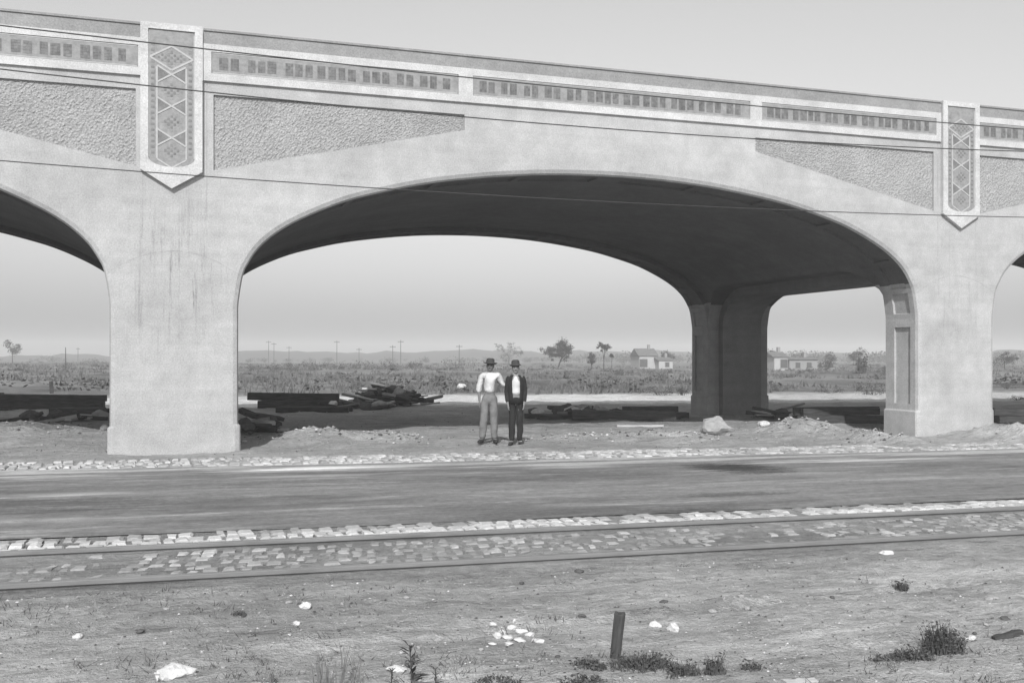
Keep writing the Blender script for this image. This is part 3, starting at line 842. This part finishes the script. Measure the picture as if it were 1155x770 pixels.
# dark clods lying on the bare foreground
for i in range(46):
    x=random.uniform(10,1140); y=random.choice((random.uniform(640,700),random.uniform(660,765)))
    rock(x,y,random.uniform(5,13),random.uniform(2,4.5),'small clod of earth lying on the bare foreground dirt','stone_dark' if random.random()<.35 else 'stone_grey',100+i,random.uniform(.6,1),R(random.uniform(-90,90)),'clod',.3,'earth_clod','clods of earth on the foreground',2)

def board(name,p,length,w,h,rz,rx=0,ry=0,mat='timber',label='',cat='timber',group=None,lift=0):
    mb=MB(); seg=8; vs=[]
    for i in range(seg+1):
        t=i/seg; x=-length/2+length*t
        e=random.uniform(-.006,.006); 
        for (a,b) in ((-1,-1),(1,-1),(1,1),(-1,1)): vs.append((x,a*w/2+e+random.uniform(-.004,.004),b*h/2+e*.5+random.uniform(-.003,.003)))
    fs=[(3,2,1,0),tuple(seg*4+k for k in range(4))]
    for i in range(seg):
        for k in range(4): fs.append((i*4+k,i*4+(k+1)%4,(i+1)*4+(k+1)%4,(i+1)*4+k))
    mb.add(vs,fs); o=mb.build(name,M[mat],recalc=True); o.location=p+Vector((0,0,lift+h/2)); o.rotation_euler=(rx,ry,rz)
    if label: tag(o,label,cat,group)
    return o
board('board',AT(903,760),.19,.055,.02,-A+R(14),R(8),0,'timber_pale','short pale board lying flat at the bottom right of the foreground','board')
board('stick',AT(1136,708),.22,.03,.03,-A+R(16),0,R(-8),'timber','dark broken stick on the dirt at the right edge of the foreground','stick')
board('board',AT(722,475.5),5.2*depth(at(722,476))/F*10.2,.12,.05,-A+R(1),0,0,'timber_pale','long pale plank on the ground in front of the shaded timbers','board')
# stake
p=AT(694,738); k=pix(p); mb=MB()
n=10; Hs=52*k
for i,z in enumerate((-.08,.0,Hs*.5,Hs*.97,Hs)):
    r=(.031,.031,.033,.034,.030)[i]
    for q in range(n):
        a=2*math.pi*q/n; mb.v.append((r*math.cos(a)*(1.05 if q%3 else .92),r*math.sin(a),z+(.006*math.cos(a*2) if i==4 else 0)))
for i in range(4):
    for q in range(n): mb.f.append((i*n+q,i*n+(q+1)%n,(i+1)*n+(q+1)%n,(i+1)*n+q)); mb.m.append(0)
mb.f.append(tuple(4*n+q for q in range(n))); mb.m.append(0)
st=mb.build('stake',simple('stake_wood',.075,.4,10,.9,.006,(3,3,.5)),smooth=False); st.location=p; st.rotation_euler=(R(3),R(6),-A)
tag(st,'short dark wooden stake driven into the dirt beside weeds','stake')

# timber stacks and debris behind the near piers
TG='dark timbers stacked under the viaduct'
def stack(px,py,wpx,rows,label,y_jit=.1,size=.24,mats=('timber',),ang=0,lens=(.6,1.0)):
    p=at(px,py); k=pix(p); W=wpx*k; g=gz(p)
    for r in range(rows):
        nn=3-r if rows<4 else 3
        for q in range(max(1,nn)):
            L_=W*random.uniform(*lens)
            off=RIGHT*random.uniform(-.12,.12)*W*.6+FWD*((q-nn/2)*(size+.05)+.1*r)
            board('timber',g+off,L_,size*random.uniform(.85,1.1),size*random.uniform(.85,1.05),-A+ang+R(random.uniform(-5,5)),0,R(random.uniform(-.8,.8)),random.choice(mats),label,'timber',TG,lift=r*size*1.0)
stack(40,463,170,2,'dark squared timber in the low stack left of the left pier')
stack(-60,462,160,2,'dark squared timber in the low stack at the left edge of the photo')
stack(95,468,80,1,'dark squared timber lying in front of the left stack',.1,.2)
stack(335,458,112,2,'dark squared timber in the stack right of the left pier',.1,.27)
stack(350,463,90,1,'dark squared timber lying in front of the stack right of the left pier',.1,.2,('timber','timber'))
stack(700,468,130,1,'dark timber lying flat behind the pale plank')
stack(735,464,85,2,'dark timber stacked beside the shaded far pier',.1,.2)
stack(640,466,100,1,'dark timber lying flat behind the two men',.1,.17)
stack(945,468,100,2,'dark timber in the long stack seen between the right piers',.1,.22,('timber',),0,(.85,1.0))
stack(1145,466,70,2,'dark timber in the low stack right of the right pier',.1,.2)
DG='loose boards and rubble in the debris heaps'
def debris(px,py,wpx,hpx,n,label,lab_rock):
    c=at(px,py); k=pix(c)
    for i in range(n):
        off=RIGHT*random.gauss(0,.33)*wpx*k/1.6+FWD*random.uniform(-.8,.9); p=c+off; g=gz(p)
        f=max(0,1-abs(off.dot(RIGHT))/(wpx*k*.55)); hh=hpx*k*f*random.uniform(0,.9)
        if random.random()<.62:
            board('board',g,random.uniform(.5,2.2),random.uniform(.07,.2),random.uniform(.04,.1),-A+R(random.gauss(0,40)),R(random.uniform(-30,30)),R(random.uniform(-14,14)),random.choice(('timber','timber','timber','timber_grey','timber_pale')),label,'board',DG,lift=hh)
        else:
            o=rock_mb(random.uniform(.25,.7),random.uniform(.25,.5),random.uniform(.2,.45),500+i+int(px),.25,2).build('rubble',M[random.choice(('stone_dark','stone_dark','stone_grey','stone_pale'))])
            o.location=g+Vector((0,0,.08+hh*.9)); tag(o,lab_rock,'rubble',DG)
debris(440,455,92,21,54,'loose board in the debris heap right of the timber stack','lump of rubble in the debris heap right of the timber stack')
debris(432,452,60,26,16,'loose board on top of the debris heap right of the timber stack','pale lump on top of the debris heap right of the timber stack')
debris(400,459,110,6,16,'loose board lying low in the shade between stack and debris heap','rubble lying low in the shade between stack and debris heap')
debris(660,463,150,6,26,'loose board in the shaded litter behind the two men','rubble in the shaded litter behind the two men')
debris(888,465,52,11,20,'loose board in the litter right of the shaded far pier','rubble in the litter right of the shaded far pier')
debris(60,476,130,4,18,'loose board in the shaded litter left of the left pier','rubble in the shaded litter left of the left pier')
debris(287,485,34,14,22,'loose board leaning in the shaded hollow right of the left pier','rubble in the shaded hollow right of the left pier')
board('board',AT(385,458),2.6,.14,.05,-A+R(-28),0,R(9),'timber_grey','grey plank slanting down from the timber stack','board',None,lift=.25)
p=AT(58,447); board('post',p,.55,.16,.16,0,0,R(88),'timber','short dark post standing behind the left timber stack','post',lift=.3)

# ------------------------------------------------------------------ plants
def leaf_quad(mb,c,size,rs,mi=0,flat=.5):
    d=Vector((rs.gauss(0,1),rs.gauss(0,1),rs.gauss(0,flat))).normalized(); n=d.orthogonal().normalized(); n.rotate(Matrix.Rotation(rs.uniform(0,6.28),3,d)); w=n*size*.42; l=d*size
    mb.add([c-l*.5,c+w*.6-l*.05,c+l*.5,c-w*.6-l*.05],[(0,1,2,3)],mi)
def tree(px,py,top,wpx,label,lobes,trunk_w=.022,name='tree',cat='tree',leaf='leaf_far',seed=1,nleaf=900,lsize=.06,group='trees standing in the field',lean=0,pdist=None):
    rs=random.Random(seed)
    p=at(px,py) if pdist is None else Vector((0,-D,0))+ (lambda r: Vector((r[0],r[1],0))*pdist)(ray(px,py))
    k=depth(p)/F; H=(py-top)*k; W=wpx*k
    g=gz(p) if p.length<1300 else p
    root=empty(name,g,-A); tag(root,label,cat,group)
    t=MB(); mb=MB(); r0=max(H*trunk_w,.05)
    cents=[]
    for (lx,lz,lr) in lobes: cents.append((Vector((lx*W/2,rs.uniform(-.12,.12)*W,lz*H)),lr*W/2))
    fork=Vector((lean*W*.2,0,H*.38))
    t.tube([(0,0,-.2),(lean*W*.08,0,H*.18),tuple(fork)],r0,r0*.7,7)
    for c,r in cents:
        m=fork.lerp(c,.5)+Vector((rs.uniform(-.04,.04)*W,rs.uniform(-.04,.04)*W,0)); t.tube([tuple(fork),tuple(m),tuple(c)],r0*.55,r0*.15,5)
        for q in range(4):
            e=c+Vector((rs.gauss(0,.5),rs.gauss(0,.5),rs.gauss(0,.35)))*r; t.tube([tuple(m),tuple(c.lerp(e,.5)),tuple(e)],r0*.2,r0*.05,4)
    tot=sum(r*r for _,r in cents)
    for c,r in cents:
        n=int(3.4*nleaf*r*r/tot); subs=[]
        for q in range(9):
            d=Vector((rs.gauss(0,1),rs.gauss(0,1),rs.gauss(0,.8))).normalized(); subs.append((c+d*r*rs.uniform(.3,.9)*Vector((1,1,.8)).x,r*rs.uniform(.22,.45)))
        for q in range(n):
            sc,sr=rs.choice(subs); d=Vector((rs.gauss(0,.55),rs.gauss(0,.55),rs.gauss(0,.42)))*sr
            leaf_quad(mb,sc+d,H*lsize*rs.uniform(.6,1.3),rs)
    t.build('trunk',M['bark'],root,smooth=True); mb.build('crown',M[leaf],root)
    return root
tree(629,411,377,44,'large windswept tree with a broad two-lobed crown right of the men',[(.35,.74,.50),(.05,.62,.5),(-.55,.55,.42),(.5,.5,.4),(-.15,.45,.35),(.2,.85,.3)],.03,seed=3,nleaf=1500,lsize=.05,lean=.6)
tree(667,412,392,14,'small narrow tree just right of the windswept tree',[(0,.7,.8),(-.2,.5,.7),(.2,.45,.6)],.03,seed=4,nleaf=420,lsize=.07)
tree(681,412,383,20,'tall thin tree with a flat umbrella top',[(-.3,.88,.5),(.35,.85,.5),(0,.92,.5)],.022,seed=5,nleaf=380,lsize=.055)
tree(690,412,394,9,'slender leaning tree beside the umbrella-topped tree',[(-.1,.85,.6),(.3,.8,.4)],.02,seed=6,nleaf=150,lsize=.07)
tree(574,408,383,40,'faint hazy tree seen above the men\'s hats',[(-.5,.8,.35),(.1,.75,.4),(.55,.62,.4),(-.1,.5,.5)],.02,seed=7,nleaf=420,lsize=.045)
tree(752,408.5,388,24,'dark tree rising behind the low white house',[(-.2,.72,.6),(.35,.62,.55),(0,.45,.6)],.03,seed=8,nleaf=650,lsize=.06)
tree(868,411,387,24,'dark tree at the left end of the whitewashed house',[(-.1,.75,.7),(.4,.68,.5),(-.4,.5,.6),(.1,.4,.6)],.03,seed=9,nleaf=750,lsize=.06)
tree(902,407,390,26,'rounded hazy tree behind the whitewashed house',[(0,.6,.8),(.4,.5,.6),(-.4,.5,.6)],.03,seed=10,nleaf=450,lsize=.07)
tree(937,407,389,18,'pointed hazy tree right of the whitewashed house',[(0,.8,.35),(-.1,.55,.7),(.3,.4,.7)],.03,seed=11,nleaf=400,lsize=.07)
tree(968,408,388,26,'broad hazy tree left of the right pier',[(-.3,.65,.6),(.2,.75,.6),(.5,.5,.5)],.03,seed=12,nleaf=500,lsize=.07)
tree(1133,410,390,34,'hazy tree right of the right pier',[(-.3,.6,.7),(.2,.7,.6),(.5,.5,.6)],.03,seed=13,nleaf=500,lsize=.07)
tree(14,412,381,34,'pale thin tree at the far left of the horizon',[(-.2,.75,.4),(.3,.6,.45),(.0,.5,.5)],.02,seed=14,nleaf=300,lsize=.05)
def bush(px,py,wpx,hpx,label,seed,n=500,leaf='scrub',ls=.10,name='bush',group='bushes in the field'):
    rs=random.Random(seed); p=at(px,py); k=pix(p); W=wpx*k; H=hpx*k*1.25
    root=empty(name,gz(p),-A); tag(root,label,'bush',group); mb=MB(); st=MB()
    lob=[(Vector((rs.uniform(-.42,.42)*W,rs.uniform(-.2,.2)*W,rs.uniform(.15,.62)*H)),rs.uniform(.14,.26)) for _ in range(11)]
    for c,r in lob: st.tube([(c.x*.25,c.y*.25,-.05),tuple(c*.6),tuple(c)],max(.015,H*.012),max(.006,H*.005),4)
    for i in range(n):
        c,r=rs.choice(lob); q=c+Vector((rs.gauss(0,.5)*r*W,rs.gauss(0,.5)*r*W,rs.gauss(0,.5)*r*H*1.4)); q.z=max(.02,q.z); leaf_quad(mb,q,H*ls*rs.uniform(.7,1.5),rs)
    mb.build('foliage',M[leaf],root); st.build('stem',M['bark'],root); return root
for i,(x,y,w,h,l) in enumerate([
 (521,411.5,50,12,'wide hazy bush cluster on the horizon left of the men'),(468,413,20,8,'low dark bush left of the wide bush cluster'),(745,439,32,11,'dark mound-like bush in the field left of the shaded far pier'),
 (770,439,13,9,'small bush touching the shaded far pier'),(706,419,30,7,'low shrub under the low white house'),(751,420,40,7,'wide low shrub right below the low white house'),
 (938,434.5,34,9,'flat dark bush in the field between the right piers'),(984,436,36,14,'large dark bush against the right pier'),(931,412,17,13,'round bush at the right end of the whitewashed house'),
 (972,414,19,19,'tall leaning dark bush left of the right pier'),(995,414,12,9,'small bush at the edge of the right pier'),(880,433,26,6,'low scrubby bush right of the shaded far pier'),
 (1137,427,26,8,'low bush right of the right pier'),(1148,440,20,6,'near low bush right of the right pier'),(60,405+5,34,7,'low hazy bush beyond the field at the left'),(100,414,30,8,'hazy bush beside the left pier'),(462,437,24,7,'dark bush behind the debris heap'),(505,441,26,4,'flat weed patch behind the pale haul road')]):
    bush(x,y,w,h,l,60+i,420)
# hedge line: a run of separate shrubs
for i in range(15):
    x=282+i*13+random.uniform(-3,3); y=418.5-.28*i+random.uniform(-1,1)
    bush(x,y,random.uniform(18,26),random.uniform(7,11),'shrub in the dark hedge line across the field',90+i,220,'scrub',.11,'bush','shrubs of the dark hedge line')

# near weeds
def spiky_weed(p,h,label,seed,leaves=26,name='weed',group=None,mat='leaf'):
    rs=random.Random(seed); root=empty(name,p,-A); tag(root,label,'weed',group); st=MB(); lf=MB()
    top=Vector((rs.uniform(-.08,.08)*h,0,h)); st.tube([(0,0,-.02),(top.x*.4,0,h*.5),tuple(top)],.006,.003,5)
    for i in range(leaves):
        t=rs.uniform(.12,1); b=Vector((top.x*t,0,h*t)); a=rs.uniform(0,6.28); L_=h*rs.uniform(.3,.5)*(1.25-t*.5)
        d=Vector((math.cos(a),math.sin(a),rs.uniform(.1,.7)+.5*t)).normalized(); sd=d.cross(Vector((0,0,1))).normalized()*L_*.10
        m=b+d*L_*.5; e=b+d*L_-Vector((0,0,L_*rs.uniform(.15,.5)))
        lf.add([b,m+sd,e,m-sd],[(0,1,2,3)])
    st.build('stem',M['bark'],root); lf.build('foliage',M[mat],root); return root
def tuft(p,h,w,label,seed,n=90,name='weed_clump',mat='leaf',group='weed clumps in the foreground',leafy=.5,ang=.6):
    rs=random.Random(seed); root=empty(name,p,-A); tag(root,label,'weeds',group); st=MB(); lf=MB()
    for i in range(n):
        x,y=max(-.42,min(.42,rs.gauss(0,.26)))*w,max(-.25,min(.25,rs.gauss(0,.15)))*w; hh=h*rs.uniform(.35,1)*(1-min(.7,abs(x)/w)); b=Vector((x,y,-.01)); e=Vector((x+rs.gauss(0,ang)*hh,y+rs.gauss(0,ang)*hh,hh)); m=b.lerp(e,.55)+Vector((0,0,.12*hh))
        r=.0022; sd=Vector((r,0,0)); lf.add([b-sd,b+sd,m+sd*.8,m-sd*.8],[(0,1,2,3)]); lf.add([m-sd*.8,m+sd*.8,e],[(0,1,2)])
        if rs.random()<leafy:
            for q in range(4): leaf_quad(st,b.lerp(e,rs.uniform(.3,1))+Vector((rs.gauss(0,.012),rs.gauss(0,.012),0)),rs.uniform(.012,.030),rs)
    lf.build('stalks',M[mat],root)
    if st.v: st.build('foliage',M['leaf'],root)
    return root
spiky_weed(AT(465,778),.235,'spiky dark-leaved weed at the bottom edge left of the pale chips',1,34)
spiky_weed(AT(441,776),.10,'small low weed left of the spiky weed',2,20)
spiky_weed(AT(492,777),.11,'small low weed right of the spiky weed',3,20)
tuft(AT(388,776),.30,.22,'tall dry grass stalks at the bottom left of the centre',5,26,mat='leaf_dry',leafy=.1,ang=.16)
tuft(AT(362,776),.25,.10,'thin dry stalks left of the tall dry grass',6,12,mat='leaf_dry',leafy=.1,ang=.12)
tuft(AT(302,775),.14,.14,'short dry grass at the bottom edge right of the white stone',7,18,mat='leaf_dry',leafy=.2,ang=.4)
tuft(AT(715,746),.115,.28,'dark weed clump growing at the foot of the stake',8,170)
tuft(AT(741,743),.09,.2,'dark weed clump right of the stake',9,110,leafy=.7)
tuft(AT(772,748),.10,.22,'ragged weed clump between the stake and the lone upright weed',10,120)
tuft(AT(807,751),.15,.12,'upright dark weed with thin blades right of the stake weeds',11,110,leafy=.35,ang=.25)
tuft(AT(664,749),.06,.2,'flat weed patch left of the stake',12,90,leafy=.8)
tuft(AT(655,764),.045,.26,'flat weed patch at the bottom edge below the stake',13,90,leafy=.8)
tuft(AT(848,747),.07,.12,'sparse weed right of the upright weed',14,50)
tuft(AT(1062,724),.235,.24,'dense dark bush-like weed at the right of the foreground',15,330,leafy=.55,ang=.3)
tuft(AT(1030,730),.08,.28,'low weeds spreading left from the dense weed',16,130,leafy=.6)
tuft(AT(1000,733),.05,.24,'thin weed patch left of the low spreading weeds',17,70,leafy=.6)
tuft(AT(1016,654),.10,.10,'lone dark weed on the dirt between rail and bush',18,70)
tuft(AT(560,768),.05,.3,'flat weeds at the bottom edge below the pale chips',19,70,leafy=.5)
tuft(AT(270,696),.05,.10,'dark dead weed at the edge of the scraped hollow',20,40,leafy=.3)
tuft(AT(128,511),.16,.3,'weeds growing against the foot of the left pier',21,60)

# uncountable cover: gravel, field grass, low scrub
rs=random.Random(5); mb=MB()
def pebble(mb,p,s,rs):
    vs=[]
    for dx,dy,dz in ((-1,0,0),(0,-1,0),(1,0,0),(0,1,0),(0,0,.7),(0,0,-.5)):
        vs.append(p+Vector((dx*s*rs.uniform(.6,1.1),dy*s*rs.uniform(.6,1.1),dz*s*rs.uniform(.5,1))))
    mb.add(vs,[(0,1,4),(1,2,4),(2,3,4),(3,0,4),(1,0,5),(2,1,5),(3,2,5),(0,3,5)],0 if rs.random()<.62 else (1 if rs.random()<.25 else 2))
for i in range(9500):
    x=rs.uniform(-30,1190); y=622+150*rs.random()**.9
    p=at(x,y)
    if p.y>y_rail1(p.x)-.12: continue
    s=pix(p)*rs.choice((.5,.5,.7,.7,.9,1.2,1.6,2.4))*rs.uniform(.6,1.1); pebble(mb,gz(p)+Vector((0,0,s*.2)),s,rs)
for i in range(2600):
    x=rs.uniform(-20,1180); y=rs.uniform(462,522); p=at(x,y)
    if p.y<y_far(p.x)+.75: continue
    s=pix(p)*rs.choice((.6,.8,1.0,1.4))*rs.uniform(.6,1.1); pebble(mb,gz(p)+Vector((0,0,s*.2)),s,rs)
for mx,my,rx,ry,mh in mounds:
    for i in range(170):
        x=mx+rs.gauss(0,.75)*rx; y=my+rs.gauss(0,.75)*ry
        if y<y_far(x)+.75: continue
        sz=rs.choice((.012,.02,.03,.05))*rs.uniform(.7,1.3); pebble(mb,Vector((x,y,height(x,y)+sz*.2)),sz,rs)
tag(mb.build('gravel',[M['stone_grey'],M['stone_pale'],M['stone_dark']]),'fine gravel and pebbles strewn over the bare dirt','gravel',kind='stuff')
mb=MB()
for i in range(900):
    x=rs.uniform(-20,1180); y=630+140*rs.random()**.8; p=at(x,y)
    if fbm(p.x,p.y,.6,3)<rs.uniform(-.25,.55): continue
    g=gz(p); n=rs.randint(2,7)
    for q in range(n):
        hh=rs.uniform(.015,.06); a=rs.uniform(0,6.28); b=g+Vector((rs.gauss(0,.03),rs.gauss(0,.03),-.004)); sv=Vector((math.cos(a),math.sin(a),0))*.004
        mb.add([b-sv,b+sv,b+Vector((rs.gauss(0,.7)*hh,rs.gauss(0,.7)*hh,hh))],[(0,1,2)],0 if rs.random()<.5 else 1)
tag(mb.build('sparse_weeds',[M['leaf'],M['leaf_dry']]),'sparse low weeds and dead grass over the bare foreground','weeds',kind='stuff')
mb=MB()
for i in range(9000):
    d=26+rs.random()**1.6*260; g=rs.uniform(-36,36); t=A+R(g); x=math.sin(t)*d*1.0; y=-D+math.cos(t)*d
    if y<30+3*fbm(x,y,.3,2): continue
    dens=fbm(x*.5,y*.25,.12,3)
    if dens<rs.uniform(-.5,.5): continue
    z=height(x,y); n=5
    for q in range(n):
        hh=rs.uniform(.15,.5); w=.03+.0006*d; a=rs.uniform(0,6.28); b=Vector((x+rs.gauss(0,.25),y+rs.gauss(0,.25),z)); s=Vector((math.cos(a),math.sin(a),0))*w
        e=b+Vector((rs.gauss(0,.12),rs.gauss(0,.12),hh)); mb.add([b-s,b+s,e],[(0,1,2)])
tag(mb.build('field_grass',M['grass']),'rough grass covering the open field beyond the viaduct','grass',kind='stuff')
mb=MB()
for i in range(420):
    d=45+rs.random()**1.5*330; g=rs.uniform(-34,34); t=A+R(g); x=math.sin(t)*d; y=-D+math.cos(t)*d
    if y<36: continue
    z=height(x,y); W=rs.uniform(.8,2.6); H=rs.uniform(.25,.75)
    for q in range(34): leaf_quad(mb,Vector((x+rs.gauss(0,.35)*W,y+rs.gauss(0,.25)*W,z+abs(rs.gauss(0,.4))*H)),rs.uniform(.16,.34)*(1+d/300),rs)
tag(mb.build('scrub',M['scrub']),'low scrub dotted over the far field','scrub',kind='stuff')
# far wood on the horizon and low hills
mb=MB()
for i in range(300):
    g=rs.uniform(-38,38); d=rs.uniform(420,620); t=A+R(g); x=math.sin(t)*d; y=-D+math.cos(t)*d
    hh=rs.uniform(2.5,6.5)*(.75+.6*max(0,fbm(g,0,.12,2)))*(1.35 if g>2 else .6); W=hh*rs.uniform(.9,1.6)
    for q in range(120): leaf_quad(mb,Vector((x+rs.gauss(0,.30)*W,y+rs.gauss(0,.30)*W,max(0,hh*.40+max(-.4,min(.45,rs.gauss(0,.24)))*hh))),hh*rs.uniform(.14,.24),rs)
tag(mb.build('far_wood',M['leaf_far']),'far line of trees along the hazy horizon','wood',kind='stuff')
mb=MB(); n=220; hill=[]
for i in range(n+1):
    g=-60+120*i/n; t=A+R(g)
    for j,(d,f) in enumerate(((640,0),(700,.6),(790,1),(900,.9))):
        h=(6.5+3.5*fbm(g,4,.07,3)+2.0*fbm(g,9,.6,4)+1.2*fbm(g,2,2.2,2))*f-1*(j==0)
        mb.v.append((math.sin(t)*d,-D+math.cos(t)*d,h))
for i in range(n):
    for j in range(3): a=i*4+j; mb.f.append((a,a+4,a+5,a+1)); mb.m.append(0)
tag(mb.build('hills',M['hill'],smooth=True),kind='structure')

# ------------------------------------------------------------------ far houses, poles
def house(px0,px1,py,top,label,mats,gable_left,depth_m,roofh,win):
    p=at((px0+px1)/2,py); k=pix(p); W=(px1-px0)*k; H=(py-top)*k
    root=empty('house',gz(p),-A+R(8)); tag(root,label,'house','small houses beyond the field')
    mb=MB(); mb.box(-W/2,W/2,0,depth_m,-.3,H); wl=mb.build('wall',M[mats[0]],root)
    r=MB(); e=.25
    r.add([(-W/2-e,-e,H+.01),(W/2+e,-e,H+.01),(W/2+e,depth_m+e,H+.01),(-W/2-e,depth_m+e,H+.01),(-W/2-e,depth_m/2,H+roofh),(W/2+e,depth_m/2,H+roofh)],[(0,1,5,4),(2,3,4,5),(0,4,3),(1,2,5),(3,2,1,0)])
    r.build('roof',M['roof'],root)
    ch=MB(); ch.box(W*.2,W*.2+.5,depth_m/2-.3,depth_m/2+.3,H+roofh*.5,H+roofh+.8); ch.build('chimney',M['plaster_grey'],root)
    for (x,z,w,h) in win:
        fr=MB(); fr.box(x*W-w/2-.1,x*W+w/2+.1,-.05,-.003,z*H-h/2-.1,z*H+h/2+.1); f=fr.build('window',M['plaster_grey'],root)
        pn=MB(); pn.box(x*W-w/2,x*W+w/2,-.07,-.052,z*H-h/2,z*H+h/2); pn.build('pane',M['glass'],f)
    return root
house(873,889,411.2,396,'whitewashed gabled house with one dark window in the far field',('plaster',),True,6,1.0,[(.22,.52,1.3,1.5)])
house(889.5,923,411,398.5,'long grey shed joined to the right of the whitewashed house',('plaster_grey',),True,5,.5,[(-.2,.5,.9,1.0),(.2,.5,.9,1.0)])
house(721,742,410.5,396,'low white house with a dark window left of the shaded far pier',('plaster',),True,7,1.6,[(-.28,.45,1.6,1.6)])
house(743,759,410.5,401,'lower white wing of the house beside the dark tree',('plaster',),True,6,.7,[(.1,.5,.8,.9)])
def pole(px,py,top,label,arms=1):
    p=at(px,py); k=pix(p); H=(py-top)*k; root=empty('utility_pole',gz(p),-A+R(random.uniform(-30,30))); tag(root,label,'pole','utility poles on the horizon')
    mb=MB(); mb.tube([(0,0,-.3),(0,0,H)],.15 if arms else .05,.10 if arms else .04,8); mb.build('shaft',M['bark'],root)
    for a in range(arms):
        mb=MB(); mb.box(-1.1,1.1,-.08,.08,H-.7-a*.9,H-.5-a*.9); mb.build('crossarm',M['bark'],root)
for (x,t,l) in ((303,383,'utility pole on the horizon just right of the left pier'),(309,385,'second utility pole close beside the one next to the left pier'),(326,389,'short utility pole left of the lone pole over the hedge'),(380,382,'lone utility pole rising above the middle of the hedge'),(443,387,'short utility pole left of the tallest pole'),(452,381,'tallest utility pole on the horizon'),(518,386,'utility pole above the wide bush cluster'),(405,390,'faint short pole between the lone pole and the tallest pole')):
    pole(x,408,t,l)
pole(74,420,392,'thin pole standing in the field left of the left pier',0); pole(88,409,393,'short thin pole on the horizon left of the left pier',1)

# ------------------------------------------------------------------ haze, sky, sun, camera
HAZE=True
if HAZE:
    m=bpy.data.materials.new('haze'); m.use_nodes=True; nt=m.node_tree; nt.nodes.remove(nt.nodes['Principled BSDF'])
    v=nt.nodes.new('ShaderNodeVolumePrincipled'); v.inputs['Color'].default_value=(.985,.985,.985,1); v.inputs['Density'].default_value=.001; v.inputs['Anisotropy'].default_value=-.08
    nt.links.new(v.outputs[0],nt.nodes['Material Output'].inputs['Volume'])
    mb=MB(); mb.box(-1480,1480,-1480,1480,-4,24); h=mb.build('haze',m); tag(h,'thin summer haze over the whole plain','haze',kind='stuff')

EL,AZ=R(38),R(22)
w=bpy.data.worlds.new('World'); scn.world=w; w.use_nodes=True; nt=w.node_tree
sky=nt.nodes.new('ShaderNodeTexSky'); sky.sky_type='NISHITA'; sky.sun_disc=False; sky.sun_elevation=EL; sky.sun_rotation=math.pi+AZ
sky.air_density=1.3; sky.dust_density=1.8; sky.ozone_density=1.0
sep=nt.nodes.new('ShaderNodeSeparateColor'); nt.links.new(sky.outputs[0],sep.inputs[0])
bl=val(nt,'MULTIPLY',sep.outputs[2],1.0)   # the plate is sensitive to blue and violet only
cc=nt.nodes.new('ShaderNodeCombineColor')
for i in range(3): nt.links.new(bl,cc.inputs[i])
bg=nt.nodes['Background']; nt.links.new(cc.outputs[0],bg.inputs['Color']); bg.inputs['Strength'].default_value=.128
sl=bpy.data.lights.new('sun','SUN'); sl.energy=3.95; sl.angle=R(.6); so=bpy.data.objects.new('sun',sl); col.objects.link(so)
d=Vector((math.sin(AZ)*math.cos(EL),math.cos(AZ)*math.cos(EL),-math.sin(EL))); so.rotation_euler=d.to_track_quat('-Z','Y').to_euler(); so.location=(-20,-40,30)

cam=bpy.data.cameras.new('camera'); co=bpy.data.objects.new('camera',cam); col.objects.link(co)
co.location=(0,-D,HC); co.rotation_euler=(math.pi/2,0,-A); cam.sensor_width=36; cam.lens=36*F/1155; cam.shift_y=(HY-385)/1155; cam.clip_start=.1; cam.clip_end=5000
scn.camera=co
scn.view_settings.view_transform='Standard'; scn.view_settings.look='None'; scn.view_settings.gamma=1; scn.view_settings.exposure=0.0; scn.view_settings.use_curve_mapping=False
c=scn.cycles; c.use_denoising=True; c.max_bounces=6; c.diffuse_bounces=3; c.volume_bounces=2; c.volume_step_rate=4; c.caustics_reflective=False; c.caustics_refractive=False
